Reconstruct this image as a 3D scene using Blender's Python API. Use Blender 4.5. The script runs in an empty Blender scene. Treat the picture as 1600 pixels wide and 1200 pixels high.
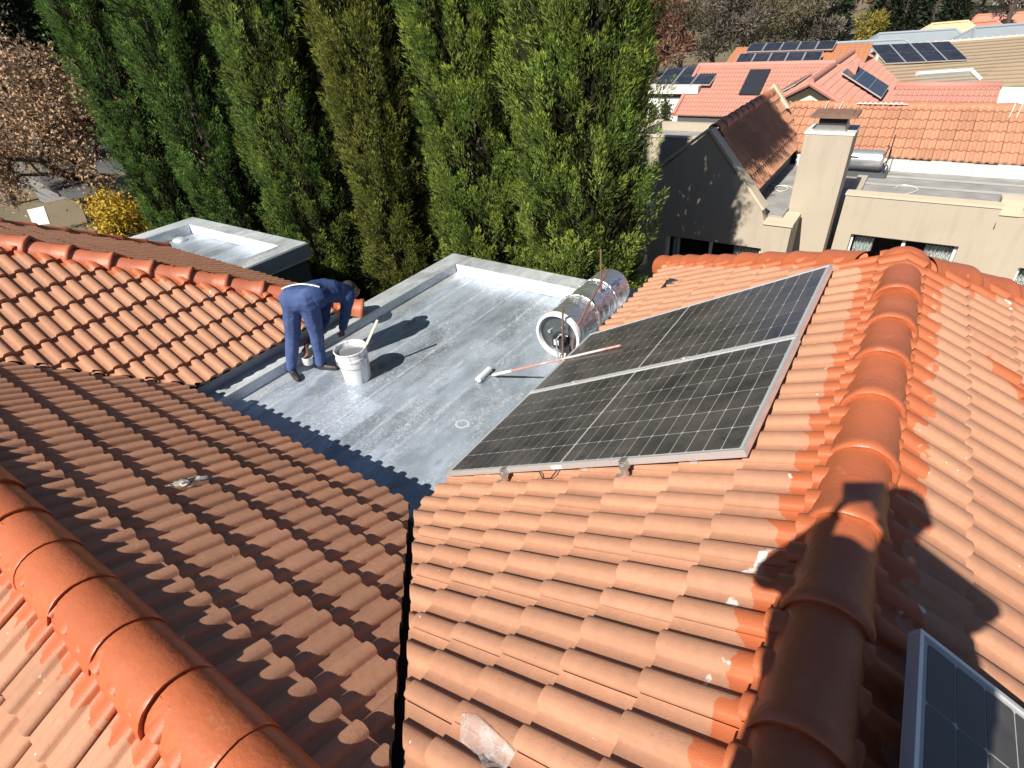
import bpy, bmesh, math, random
import numpy as np
from mathutils import Vector, Matrix, noise as mnoise

random.seed(7)
rng = np.random.default_rng(11)
SC = bpy.context.scene
COL = SC.collection
R = math.radians

# ---------------------------------------------------------------- camera, world, sun, exposure
FPX = 842.4073                      # focal length in pixels of the 1600 px wide photograph
YAW, PITCH, ROLL = R(-36.70339939), R(34.87072722), R(4.90669411)
_cy, _sy, _cp, _sp = math.cos(YAW), math.sin(YAW), math.cos(PITCH), math.sin(PITCH)
FWD = Vector((_sy*_cp, _cy*_cp, -_sp))
_r0 = Vector((_cy, -_sy, 0.0))
_d0 = FWD.cross(_r0)
RIGHT = _r0*math.cos(ROLL) + _d0*math.sin(ROLL)
DOWN = -_r0*math.sin(ROLL) + _d0*math.cos(ROLL)

cam_d = bpy.data.cameras.new('camera')
cam = bpy.data.objects.new('camera', cam_d)
COL.objects.link(cam)
cam_d.sensor_width = 36.0
cam_d.lens = 36.0*FPX/1600.0
cam_d.clip_start = 0.02
cam_d.clip_end = 3000.0
cam.matrix_world = Matrix(((RIGHT.x, -DOWN.x, -FWD.x, 0), (RIGHT.y, -DOWN.y, -FWD.y, 0),
                           (RIGHT.z, -DOWN.z, -FWD.z, 0), (0, 0, 0, 1)))
SC.camera = cam

SUN_EL, SUN_AZ = R(42.2), R(7.0)
SUN_DIR = Vector((math.cos(SUN_EL)*math.sin(SUN_AZ), math.cos(SUN_EL)*math.cos(SUN_AZ), -math.sin(SUN_EL)))
world = bpy.data.worlds.new('World')
SC.world = world
world.use_nodes = True
wn = world.node_tree
wn.nodes.clear()
sky = wn.nodes.new('ShaderNodeTexSky')
sky.sky_type = 'NISHITA'
sky.sun_disc = False
sky.sun_elevation = SUN_EL
sky.sun_rotation = R(187.0)
sky.altitude = 1700
sky.air_density = 0.75
sky.dust_density = 0.4
bg = wn.nodes.new('ShaderNodeBackground')
bg.inputs['Strength'].default_value = 0.066
wo = wn.nodes.new('ShaderNodeOutputWorld')
wn.links.new(sky.outputs[0], bg.inputs[0])
wn.links.new(bg.outputs[0], wo.inputs[0])

sun_d = bpy.data.lights.new('sun', 'SUN')
sun_d.energy = 5.0
sun_d.angle = R(0.55)
sun_d.color = (1.0, 0.93, 0.83)
sun = bpy.data.objects.new('sun', sun_d)
COL.objects.link(sun)
sun.rotation_euler = SUN_DIR.to_track_quat('-Z', 'Y').to_euler()
sun.location = (0, -20, 30)

SC.view_settings.view_transform = 'Standard'
SC.view_settings.look = 'None'
SC.view_settings.gamma = 1.0
SC.view_settings.exposure = 0.62
SC.view_settings.use_curve_mapping = False

# ---------------------------------------------------------------- small geometry helpers
def ray(px):
    v = RIGHT*((px[0]-800)/FPX) + DOWN*((px[1]-600)/FPX) + FWD
    return v.normalized()
def on_z(px, z):
    d = ray(px); return d*(z/d.z)
def on_y(px, y):
    d = ray(px); return d*(y/d.y)
def on_plane(px, p, n):
    d = ray(px); return d*(Vector(p).dot(n)/d.dot(n))
def at_dist(px, h):                       # a point at horizontal distance h
    d = ray(px); return d*(h/math.hypot(d.x, d.y))
def proj(p):
    p = Vector(p); w = p.dot(FWD)
    if w < 0.05: return None
    return (800+FPX*p.dot(RIGHT)/w, 600+FPX*p.dot(DOWN)/w)

def root_loc(o):
    v = Vector((0, 0, 0))
    while o is not None:
        v = v + o.location; o = o.parent
    return v

def tag(o, label=None, cat=None, group=None, kind=None):
    if label: o['label'] = label
    if cat: o['category'] = cat
    if group: o['group'] = group
    if kind: o['kind'] = kind
    return o

def thing(name, loc, label, cat, group=None):
    o = bpy.data.objects.new(name, None)
    o.empty_display_size = 0.1
    o.location = loc
    COL.objects.link(o)
    return tag(o, label, cat, group)

def link_mesh(name, me, mat, parent=None, smooth=False):
    o = bpy.data.objects.new(name, me)
    COL.objects.link(o)
    if mat and len(me.materials) == 0: me.materials.append(mat)
    if parent is not None: o.parent = parent
    if smooth: me.polygons.foreach_set('use_smooth', [True]*len(me.polygons))
    return o

class MB:
    """collects shapes in world space and links them as one mesh"""
    def __init__(self): self.v = []; self.f = []
    def add(self, vs, fs):
        b = len(self.v)
        self.v += [tuple(p) for p in vs]
        self.f += [tuple(b+i for i in q) for q in fs]
        return self
    def quad(self, a, b, c, d): return self.add((a, b, c, d), ((0, 1, 2, 3),))
    def box(self, lo, hi, M=None):
        x0, y0, z0 = lo; x1, y1, z1 = hi
        vs = [Vector(p) for p in ((x0,y0,z0),(x1,y0,z0),(x1,y1,z0),(x0,y1,z0),(x0,y0,z1),(x1,y0,z1),(x1,y1,z1),(x0,y1,z1))]
        if M is not None: vs = [M @ p for p in vs]
        return self.add(vs, ((0,3,2,1),(4,5,6,7),(0,1,5,4),(1,2,6,5),(2,3,7,6),(3,0,4,7)))
    def prism(self, poly, axis, a, b):
        """poly in the plane across axis ('y': (x,z), 'z': (x,y), 'x': (y,z))"""
        def p3(p, t):
            return {'y': (p[0], t, p[1]), 'z': (p[0], p[1], t), 'x': (t, p[0], p[1])}[axis]
        n = len(poly)
        vs = [p3(p, a) for p in poly] + [p3(p, b) for p in poly]
        fs = [tuple(range(n)), tuple(range(2*n-1, n-1, -1))]
        for i in range(n):
            j = (i+1) % n
            fs.append((j, i, n+i, n+j))
        return self.add(vs, fs)
    def tube(self, pts, rad, n=8, caps=True):
        pts = [Vector(p) for p in pts]
        if not hasattr(rad, '__len__'): rad = [rad]*len(pts)
        rings = []; prev = None
        for i, p in enumerate(pts):
            t = (pts[min(i+1, len(pts)-1)] - pts[max(i-1, 0)])
            if t.length < 1e-9: t = Vector((0, 0, 1))
            t.normalize()
            if prev is None:
                a = Vector((0, 0, 1)) if abs(t.z) < 0.9 else Vector((1, 0, 0))
                s = t.cross(a).normalized()
            else:
                s = (prev - t*prev.dot(t)).normalized()
            prev = s; u = t.cross(s)
            rings.append([p + (s*math.cos(2*math.pi*k/n) + u*math.sin(2*math.pi*k/n))*rad[i] for k in range(n)])
        vs = [q for r in rings for q in r]; fs = []
        for i in range(len(pts)-1):
            for k in range(n):
                k2 = (k+1) % n
                fs.append((i*n+k, i*n+k2, (i+1)*n+k2, (i+1)*n+k))
        if caps:
            fs.append(tuple(range(n-1, -1, -1))); fs.append(tuple(range((len(pts)-1)*n, len(pts)*n)))
        return self.add(vs, fs)
    def lathe(self, origin, axis, prof, n=24):
        """prof: list of (radius, height) along axis"""
        origin = Vector(origin); ax = Vector(axis).normalized()
        a = Vector((0, 0, 1)) if abs(ax.z) < 0.9 else Vector((1, 0, 0))
        s = ax.cross(a).normalized(); u = ax.cross(s)
        vs = []; fs = []
        for (r, h) in prof:
            for k in range(n):
                t = 2*math.pi*k/n
                vs.append(origin + ax*h + (s*math.cos(t) + u*math.sin(t))*r)
        for i in range(len(prof)-1):
            for k in range(n):
                k2 = (k+1) % n
                fs.append((i*n+k, i*n+k2, (i+1)*n+k2, (i+1)*n+k))
        return self.add(vs, fs)
    def sphere(self, c, r, nu=12, nv=8, sc=(1, 1, 1)):
        c = Vector(c); vs = []; fs = []
        for i in range(nv+1):
            th = math.pi*i/nv
            for k in range(nu):
                ph = 2*math.pi*k/nu
                vs.append(c + Vector((math.sin(th)*math.cos(ph)*sc[0], math.sin(th)*math.sin(ph)*sc[1], math.cos(th)*sc[2]))*r)
        for i in range(nv):
            for k in range(nu):
                k2 = (k+1) % nu
                fs.append((i*nu+k, (i+1)*nu+k, (i+1)*nu+k2, i*nu+k2))
        return self.add(vs, fs)
    def build(self, name, mat, parent=None, smooth=False, bevel=0.0):
        L = root_loc(parent)
        me = bpy.data.meshes.new(name)
        me.from_pydata([(p[0]-L.x, p[1]-L.y, p[2]-L.z) for p in self.v], [], self.f)
        bm = bmesh.new(); bm.from_mesh(me)
        bmesh.ops.remove_doubles(bm, verts=bm.verts, dist=1e-5)
        bmesh.ops.recalc_face_normals(bm, faces=bm.faces)
        if bevel > 0:
            es = [e for e in bm.edges if len(e.link_faces) == 2 and e.calc_face_angle(0) > 0.6]
            bmesh.ops.bevel(bm, geom=es, offset=bevel, segments=2, affect='EDGES', profile=0.6)
        if smooth:
            for e in bm.edges:
                e.smooth = not (len(e.link_faces) == 2 and e.calc_face_angle(0) > 0.7)
        bm.to_mesh(me); bm.free()
        return link_mesh(name, me, mat, parent, smooth)

def np_mesh(name, V, F, mat, parent=None, smooth=False, col=None):
    """V (n,3) world coords, F (m,k) ints"""
    L = root_loc(parent)
    V = np.asarray(V, dtype=np.float32) - np.array([L.x, L.y, L.z], dtype=np.float32)
    F = np.asarray(F, dtype=np.int32)
    me = bpy.data.meshes.new(name)
    k = F.shape[1]
    me.vertices.add(len(V)); me.vertices.foreach_set('co', V.ravel())
    me.loops.add(F.size); me.loops.foreach_set('vertex_index', F.ravel())
    me.polygons.add(len(F))
    me.polygons.foreach_set('loop_start', np.arange(0, F.size, k, dtype=np.int32))
    me.polygons.foreach_set('loop_total', np.full(len(F), k, dtype=np.int32))
    if col is not None:
        at = me.color_attributes.new('tint', 'FLOAT_COLOR', 'POINT')
        c4 = np.ones((len(V), 4), dtype=np.float32); c4[:, :3] = col
        at.data.foreach_set('color', c4.ravel())
    me.update(calc_edges=True)
    o = link_mesh(name, me, mat, parent, smooth)
    return o

# ---------------------------------------------------------------- materials
class NT:
    def __init__(self, name):
        self.m = bpy.data.materials.new(name); self.m.use_nodes = True
        self.t = self.m.node_tree
        self.bsdf = self.t.nodes['Principled BSDF']
        self._pos = None
    def n(self, typ, **kw):
        nd = self.t.nodes.new(typ)
        for k, v in kw.items(): setattr(nd, k, v)
        return nd
    def set(self, sock, val):
        if hasattr(val, 'is_linked') or isinstance(val, bpy.types.NodeSocket): self.t.links.new(val, sock)
        else:
            if isinstance(val, (tuple, list)) and len(val) == 3 and sock.type == 'RGBA': val = (*val, 1)
            sock.default_value = val
    def pos(self):
        if self._pos is None: self._pos = self.n('ShaderNodeNewGeometry').outputs['Position']
        return self._pos
    def math(self, op, a, b=0.0, c=None, clamp=False):
        nd = self.n('ShaderNodeMath', operation=op); nd.use_clamp = clamp
        self.set(nd.inputs[0], a); self.set(nd.inputs[1], b)
        if c is not None: self.set(nd.inputs[2], c)
        return nd.outputs[0]
    def vmath(self, op, a, b=None, scale=None, out=0):
        nd = self.n('ShaderNodeVectorMath', operation=op)
        self.set(nd.inputs[0], a)
        if b is not None: self.set(nd.inputs[1], b)
        if scale is not None: self.set(nd.inputs['Scale'], scale)
        return nd.outputs[out]
    def noise(self, scale, detail=4, rough=0.55, vec=None, dist=0.0):
        nd = self.n('ShaderNodeTexNoise')
        self.set(nd.inputs['Vector'], self.pos() if vec is None else vec)
        nd.inputs['Scale'].default_value = scale; nd.inputs['Detail'].default_value = detail
        nd.inputs['Roughness'].default_value = rough; nd.inputs['Distortion'].default_value = dist
        return nd.outputs['Fac']
    def stretch(self, sx, sy, sz):
        return self.vmath('MULTIPLY', self.pos(), (sx, sy, sz))
    def ramp(self, fac, lo, hi):
        nd = self.n('ShaderNodeMapRange'); nd.clamp = True
        self.set(nd.inputs[0], fac); self.set(nd.inputs[1], lo); self.set(nd.inputs[2], hi)
        return nd.outputs[0]
    def mix(self, fac, a, b):
        nd = self.n('ShaderNodeMix', data_type='RGBA')
        self.set(nd.inputs[0], fac); self.set(nd.inputs[6], a); self.set(nd.inputs[7], b)
        return nd.outputs[2]
    def mulc(self, col, fac):
        nd = self.n('ShaderNodeMix', data_type='RGBA', blend_type='MULTIPLY')
        nd.inputs[0].default_value = 1.0
        self.set(nd.inputs[6], col)
        cmb = self.n('ShaderNodeCombineColor')
        for i in range(3): self.set(cmb.inputs[i], fac)
        self.t.links.new(cmb.outputs[0], nd.inputs[7])
        return nd.outputs[2]
    def bump(self, h, strength=0.3, dist=0.01):
        nd = self.n('ShaderNodeBump')
        self.set(nd.inputs['Height'], h); nd.inputs['Strength'].default_value = strength; nd.inputs['Distance'].default_value = dist
        self.t.links.new(nd.outputs[0], self.bsdf.inputs['Normal'])
    def out(self, col=None, rough=None, metal=None, spec=None):
        b = self.bsdf
        if col is not None: self.set(b.inputs['Base Color'], col)
        if rough is not None: self.set(b.inputs['Roughness'], rough)
        if metal is not None: self.set(b.inputs['Metallic'], metal)
        if spec is not None: b.inputs['Specular IOR Level'].default_value = spec
        return self.m

def simple(name, col, rough=0.7, metal=0.0, var=0.15, scale=8.0, bump=0.1, spec=0.5, bscale=60, bdist=0.004):
    """a plain surface with uneven tone, uneven gloss and fine relief"""
    m = NT(name)
    nz = m.noise(scale, 5)
    c = m.mix(nz, tuple(x*(1-var) for x in col), tuple(min(1, x*(1+var)) for x in col))
    r = m.math('MULTIPLY_ADD', m.noise(scale*2.3, 3), 0.2, max(0.02, rough-0.1))
    if bump > 0: m.bump(m.noise(bscale, 4), bump, bdist)
    return m.out(c, r, metal, spec)

# ridge and hip lines in plan (metres from the camera's foot): where the red roof paint was brushed on
SEGS = [((0.19, -2.0), (0.19, 4.38)), ((0.19, 4.38), (-2.35, 6.92)), ((0.19, 4.38), (2.74, 6.93)),
        ((-7.3, -0.03), (-0.55, -0.03)), ((-5.45, 4.05), (-8.9, 0.6))]
SEG_OFF = [0.05, 0.035, 0.02, 0.115, 0.075]

def tile_material(name, c1, c2, paint=True, pscale=1.0):
    m = NT(name)
    oi = m.n('ShaderNodeObjectInfo').outputs['Random']
    big = m.noise(1.1, 4); fine = m.noise(26, 5, 0.65)
    col = m.mix(big, c1, c2)
    col = m.mulc(col, m.math('MULTIPLY_ADD', oi, 0.22, 0.89))
    col = m.mulc(col, m.math('MULTIPLY_ADD', fine, 0.36, 0.82))
    # lichen and soot freckles
    spot = m.ramp(m.noise(75, 3, 0.6), 0.66, 0.72)
    col = m.mix(m.math('MULTIPLY', spot, 0.45), col, tuple(x*0.45 for x in c1))
    # bird lime and plaster flecks
    fl = m.math('MULTIPLY', m.ramp(m.noise(34, 2, 0.5), 0.745, 0.76), m.ramp(m.noise(2.2, 2), 0.52, 0.58))
    col = m.mix(fl, col, (0.72, 0.68, 0.60))
    grime = m.ramp(m.noise(5.5, 5, 0.6, m.stretch(1, 1, 1)), 0.5, 0.75)
    col = m.mix(m.math('MULTIPLY', grime, 0.30), col, tuple(x*0.62 for x in c1))
    rough = 0.82
    if paint:
        flat = m.vmath('MULTIPLY', m.pos(), (1, 1, 0))
        d = None
        for (a, b), off_ in zip(SEGS, SEG_OFF):
            ab = Vector((b[0]-a[0], b[1]-a[1], 0)); L2 = ab.length_squared
            pa = m.vmath('SUBTRACT', flat, (a[0], a[1], 0))
            t = m.math('DIVIDE', m.vmath('DOT_PRODUCT', pa, tuple(ab), out=1), L2, clamp=True)
            q = m.vmath('SUBTRACT', pa, m.vmath('SCALE', tuple(ab), scale=t))
            di = m.math('ADD', m.vmath('LENGTH', q, out=1), off_)
            d = di if d is None else m.math('MINIMUM', d, di)
        sep = m.n('ShaderNodeSeparateXYZ'); m.t.links.new(m.pos(), sep.inputs[0])
        wav = m.math('SINE', m.math('MULTIPLY', m.math('ADD', sep.outputs[1], sep.outputs[0]), 2*math.pi/0.15))
        e = m.math('MULTIPLY_ADD', m.math('SUBTRACT', m.noise(7, 2), 0.5), 0.16, d)
        e = m.math('MULTIPLY_ADD', m.math('SUBTRACT', m.noise(30, 2), 0.5), 0.05, e)
        e = m.math('MULTIPLY_ADD', wav, 0.022, e)
        pm = m.ramp(e, 0.272, 0.266)
        # a brush patch on the slope beside the ridge
        p2 = m.vmath('MULTIPLY', m.vmath('SUBTRACT', m.pos(), (1.10, 3.38, -2.0)), (1.0, 1.0, 0.0))
        along = m.vmath('DOT_PRODUCT', p2, (0.80, -0.6, 0), out=1)
        across = m.vmath('DOT_PRODUCT', p2, (0.6, 0.80, 0), out=1)
        rad = m.vmath('LENGTH', m.vmath('MULTIPLY', p2, (1, 1, 0)), out=1)
        ee = m.math('ADD', m.math('POWER', m.math('DIVIDE', along, 0.52), 2.0), m.math('POWER', m.math('DIVIDE', across, 0.13), 2.0))
        ee = m.math('MULTIPLY_ADD', m.math('SUBTRACT', m.noise(9, 3), 0.5), 1.1, ee)
        pm = m.math('MAXIMUM', pm, m.ramp(ee, 1.0, 0.96))
        white = m.math('MULTIPLY', m.math('MULTIPLY', m.ramp(e, 0.262, 0.268), m.ramp(e, 0.315, 0.308)), m.ramp(m.noise(6.3, 3, 0.6), 0.655, 0.68))
        pc = m.mix(m.noise(9, 4), (0.41, 0.105, 0.040), (0.49, 0.145, 0.060))
        col = m.mix(pm, col, pc)
        col = m.mix(white, col, (0.66, 0.62, 0.56))
        rough = m.math('MULTIPLY_ADD', pm, -0.34, 0.80)
    m.bump(m.math('ADD', m.noise(150, 3, 0.7), m.math('MULTIPLY', m.noise(22, 3), 1.3)), 0.35, 0.004)
    return m.out(col, rough, spec=0.35)

M_TILE = tile_material('weathered_terracotta', (0.465, 0.248, 0.155), (0.405, 0.192, 0.112))
M_NTILE = tile_material('neighbour_terracotta', (0.48, 0.25, 0.155), (0.41, 0.20, 0.12), paint=False)
M_PTILE = tile_material('pink_tile', (0.49, 0.255, 0.195), (0.43, 0.205, 0.155), paint=False)
M_OTILE = tile_material('orange_tile', (0.52, 0.24, 0.12), (0.46, 0.20, 0.10), paint=False)

def paint_material(name, a, b, rough=0.42):
    m = NT(name)
    oi = m.n('ShaderNodeObjectInfo').outputs['Random']
    c = m.mix(m.noise(3.5, 4), a, b)
    c = m.mulc(c, m.math('MULTIPLY_ADD', oi, 0.14, 0.93))
    # thin places where the old pale coat grins through, and gritty scuffs
    thin = m.ramp(m.noise(5, 6, 0.7), 0.62, 0.74)
    c = m.mix(m.math('MULTIPLY', thin, 0.45), c, (0.60, 0.30, 0.19))
    nick = m.ramp(m.noise(48, 3, 0.6), 0.74, 0.77)
    c = m.mix(m.math('MULTIPLY', nick, 0.8), c, (0.10, 0.045, 0.03))
    h = m.math('ADD', m.math('MULTIPLY', m.noise(4.5, 3), 2.0), m.math('MULTIPLY', m.noise(60, 4), 0.35))
    m.bump(h, 0.45, 0.012)
    return m.out(c, m.math('MULTIPLY_ADD', m.noise(11, 4), 0.3, rough-0.15), spec=0.45)
M_RIDGE = paint_material('red_roof_paint', (0.40, 0.100, 0.038), (0.48, 0.145, 0.060))
M_RIDGE2 = paint_material('faded_red_roof_paint', (0.42, 0.120, 0.060), (0.50, 0.165, 0.085), 0.5)

def silver_material(name, base=(0.38, 0.445, 0.525), metal=0.32, rough=0.34, ring=False, seams=()):
    m = NT(name)
    st = m.stretch(1.0, 0.28, 1.0)
    streak = m.noise(7, 6, 0.65, st)
    blot = m.noise(1.7, 5, 0.6, m.stretch(1, .5, 1))
    speck = m.noise(42, 4, 0.7)
    c = m.mix(streak, tuple(x*0.42 for x in base), tuple(min(1, x*1.60) for x in base))
    c = m.mulc(c, m.math('MULTIPLY_ADD', m.ramp(blot, 0.3, 0.7), 0.55, 0.62))
    fl = m.math('MULTIPLY', m.ramp(speck, 0.50, 0.64), m.ramp(m.noise(3.1, 6, .7, m.stretch(1, .45, 1)), 0.40, 0.62))
    c = m.mix(m.math('MULTIPLY', fl, 0.75), c, (0.80, 0.83, 0.86))
    wet = m.ramp(m.noise(2.6, 4, 0.55, m.stretch(1.2, .6, 1)), 0.58, 0.66)
    c = m.mix(m.math('MULTIPLY', wet, 0.35), c, tuple(x*0.34 for x in base))
    if seams:
        cv = m.vmath('FLOOR', m.vmath('MULTIPLY', m.vmath('ADD', m.pos(), (0.12, 0.3, 0)), (2.38, 0.62, 0.0)))
        wn_ = m.n('ShaderNodeTexWhiteNoise'); wn_.noise_dimensions = '3D'; m.t.links.new(cv, wn_.inputs['Vector'])
        c = m.mulc(c, m.math('MULTIPLY_ADD', wn_.outputs['Value'], 0.34, 0.80))
    for sx in seams:
        sp_ = m.n('ShaderNodeSeparateXYZ'); m.t.links.new(m.pos(), sp_.inputs[0])
        ds = m.math('ABSOLUTE', m.math('MULTIPLY_ADD', m.math('SUBTRACT', m.noise(5, 4, 0.7), 0.5), 0.09, m.math('SUBTRACT', sp_.outputs[0], sx)))
        k_ = m.math('MULTIPLY', m.ramp(ds, 0.030, 0.006), m.ramp(m.noise(9, 4, 0.7), 0.38, 0.6))
        c = m.mix(m.math('MULTIPLY', k_, 0.55), c, (0.72, 0.76, 0.80))
    if ring:
        rr = m.vmath('LENGTH', m.vmath('MULTIPLY', m.vmath('SUBTRACT', m.pos(), ring), (1, 1, 0)), out=1)
        band = m.math('ABSOLUTE', m.math('SUBTRACT', m.math('MULTIPLY_ADD', m.math('SUBTRACT', m.noise(14, 2), .5), 0.03, rr), 0.062))
        c = m.mix(m.math('MULTIPLY', m.ramp(band, 0.012, 0.006), 0.8), c, (0.78, 0.82, 0.86))
    r = m.math('MULTIPLY_ADD', m.noise(6, 4, 0.6, st), 0.36, rough-0.18)
    r = m.math('MULTIPLY_ADD', wet, -0.12, r)
    m.bump(m.math('ADD', m.noise(28, 5, 0.7), m.math('MULTIPLY', m.noise(3, 3), 2.5)), 0.28, 0.006)
    return m.out(c, r, metal)
M_SILVER = silver_material('aluminium_roof_paint', ring=tuple(on_z((722, 663), -3.4)), seams=(-5.02, -4.16, -3.30, -2.46, -4.62, -3.7))
M_SILVER_EDGE = silver_material('aluminium_parapet_paint', (0.54, 0.585, 0.61), 0.32, 0.50)
M_SILVER_DULL = silver_material('dull_bitumen_paint', (0.26, 0.26, 0.25), 0.12, 0.7)

M_DECK = simple('underlay', (0.035, 0.028, 0.025), 0.9)
M_GUTTER = simple('valley_gutter_metal', (0.06, 0.05, 0.05), 0.6)
M_FASCIA = simple('grey_fascia', (0.30, 0.33, 0.36), 0.5)
M_PLASTER = simple('beige_plaster', (0.435, 0.375, 0.295), 0.85, var=0.07, scale=1.6, bump=0.2, bscale=90, bdist=0.003)
mp_ = NT('beige_plaster')
pl_ = mp_.mix(mp_.noise(1.6, 5), (0.40, 0.345, 0.27), (0.465, 0.405, 0.32))
st_ = mp_.ramp(mp_.noise(2.4, 5, 0.65, mp_.stretch(1.6, 1.6, 0.22)), 0.52, 0.75)
pl_ = mp_.mix(mp_.math('MULTIPLY', st_, 0.35), pl_, (0.25, 0.215, 0.17))
mp_.bump(mp_.math('ADD', mp_.noise(70, 3), mp_.math('MULTIPLY', mp_.noise(7, 4), 2.0)), 0.25, 0.004)
M_PLASTER = mp_.out(pl_, 0.88)
M_CREAM = simple('cream_plaster', (0.72, 0.67, 0.52), 0.85, var=0.05, scale=1.5)
M_WHITE = simple('white_plaster', (0.76, 0.77, 0.74), 0.85, var=0.06, scale=1.2)
M_COPING = simple('pale_coping', (0.58, 0.50, 0.37), 0.8, var=0.08, scale=3)
M_DARKWALL = simple('dark_grey_cladding', (0.075, 0.085, 0.09), 0.7, var=0.12)
M_WFRAME = simple('white_window_frame', (0.80, 0.80, 0.79), 0.35, var=0.03)
M_CURTAIN = simple('pale_curtain', (0.52, 0.56, 0.55), 0.9, var=0.08)
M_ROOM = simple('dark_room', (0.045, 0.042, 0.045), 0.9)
M_ALU = simple('anodised_aluminium', (0.74, 0.75, 0.76), 0.38, 0.65, var=0.05, bump=0.03)
M_STEEL = simple('galvanised_steel', (0.55, 0.55, 0.54), 0.38, 0.85, var=0.2, scale=20)
M_BACKSHEET = simple('white_backsheet', (0.40, 0.40, 0.39), 0.4, var=0.04)
M_BLACK = simple('black_plastic', (0.02, 0.02, 0.022), 0.45)
M_COPPER = simple('brown_pipe', (0.16, 0.095, 0.07), 0.5)
M_RUST = simple('rusty_metal', (0.20, 0.12, 0.085), 0.75, var=0.35, scale=12)
M_BRICK = simple('orange_brick', (0.45, 0.20, 0.11), 0.85, var=0.2, scale=20)
M_BITUMEN = simple('grey_weathered_bitumen', (0.29, 0.285, 0.27), 0.85, var=0.5, scale=2.6)
M_WPAINT = simple('white_flashing_paint', (0.60, 0.60, 0.57), 0.6, var=0.25, scale=5)
M_BARK = simple('bark', (0.085, 0.065, 0.05), 0.9, var=0.3, scale=14, bump=0.5, bscale=30, bdist=0.02)

def glass_mat():
    m = NT('window_glass')
    b = m.bsdf
    b.inputs['Base Color'].default_value = (0.85, 0.9, 0.9, 1); b.inputs['Roughness'].default_value = 0.02
    b.inputs['Transmission Weight'].default_value = 1.0; b.inputs['IOR'].default_value = 1.1
    b.inputs['Alpha'].default_value = 0.35
    return m.m
M_GLASS = glass_mat()

def cell_material(name, dusty):
    m = NT(name)
    dust = m.noise(3.2, 6, 0.62, m.stretch(1, 1, 1))
    sm = m.ramp(m.noise(7.5, 5, 0.7, None, 0.8), 0.60, 0.70)          # rain smears that wiped dust away
    k = m.math('MULTIPLY', m.ramp(dust, 0.2, 0.75), m.math('MULTIPLY_ADD', sm, -0.75, 1.0))
    c = m.mix(k, (0.016, 0.017, 0.022), dusty)
    oi = m.n('ShaderNodeObjectInfo').outputs['Random']
    c = m.mulc(c, m.math('MULTIPLY_ADD', oi, 0.18, 0.91))
    r = m.math('MULTIPLY_ADD', k, 0.20, 0.16)
    return m.out(c, r, spec=0.5)
M_CELL = cell_material('dusty_solar_cell', (0.105, 0.096, 0.089))
M_CELL_FAR = cell_material('far_solar_cell', (0.040, 0.046, 0.066))

def leaf_material(name, trans=0.25, rough=0.6):
    m = NT(name)
    a = m.n('ShaderNodeAttribute'); a.attribute_name = 'tint'
    c = m.mulc(a.outputs['Color'], m.math('MULTIPLY_ADD', m.noise(3.0, 3), 0.6, 0.70))
    m.out(c, rough, spec=0.25)
    tr = m.n('ShaderNodeBsdfTranslucent'); m.t.links.new(c, tr.inputs[0])
    mx = m.n('ShaderNodeMixShader'); mx.inputs[0].default_value = trans
    m.t.links.new(m.bsdf.outputs[0], mx.inputs[1]); m.t.links.new(tr.outputs[0], mx.inputs[2])
    m.t.links.new(mx.outputs[0], m.t.nodes['Material Output'].inputs[0])
    return m.m
M_LEAF = leaf_material('foliage', 0.38)
M_DRYLEAF = leaf_material('dry_foliage', 0.15, 0.8)

# ---------------------------------------------------------------- ground and hills
GZ = -6.5
def ground_z(x, y):
    r = math.hypot(x, y)
    t = min(max((r-95)/230, 0), 1); t = t*t*(3-2*t)
    h = GZ + 34*t
    if r > 60: h += 1.6*mnoise.noise(Vector((x*0.012, y*0.012, 0)))*min(1, (r-60)/60)
    return h
vs = [(0, 0, GZ)]; fs = []
rads = [8, 16, 28, 42, 60, 80, 100, 125, 150, 180, 220, 270, 330, 420, 560, 800]
NA = 72
for r_ in rads:
    for k in range(NA):
        a = 2*math.pi*k/NA
        x, y = r_*math.cos(a), r_*math.sin(a)
        vs.append((x, y, ground_z(x, y)))
for k in range(NA): fs.append((0, 1+k, 1+(k+1) % NA))
for i in range(len(rads)-1):
    for k in range(NA):
        k2 = (k+1) % NA
        fs.append((1+i*NA+k, 1+(i+1)*NA+k, 1+(i+1)*NA+k2, 1+i*NA+k2))
gm = NT('winter_grass_ground')
gc = gm.mix(gm.noise(0.35, 6, 0.65), (0.13, 0.10, 0.06), (0.22, 0.18, 0.11))
gc = gm.mix(gm.ramp(gm.noise(0.06, 4), 0.45, 0.6), gc, (0.075, 0.08, 0.04))
gm.bump(gm.noise(6, 5), 0.6, 0.05)
gm.out(gc, 0.95)
b = MB(); b.v = vs; b.f = fs
tag(b.build('ground', gm.m, None, True), kind='structure')

# ---------------------------------------------------------------- roof tiles
TW, TL, GA, ROLLH = 0.300, 0.400, 0.322, 0.032
SL = R(29.0); CS, SN = math.cos(SL), math.sin(SL); TG = math.tan(SL)

def tile_profile(nr):
    pts = []
    for p in range(2):
        x0 = p*0.15
        pts.append((x0+0.002 if p == 0 else x0, 0.004)); pts.append((x0+0.012, 0.0)); pts.append((x0+0.062, 0.0))
        for i in range(nr+1):
            a = math.pi*i/nr
            if i == nr and p == 0: continue
            pts.append((x0+0.066+0.042*(1-math.cos(a)), max(0.003, ROLLH*math.sin(a)**0.58) if 0 < i < nr else 0.003))
    pts[-1] = (0.2975, 0.004)
    return pts

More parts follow.
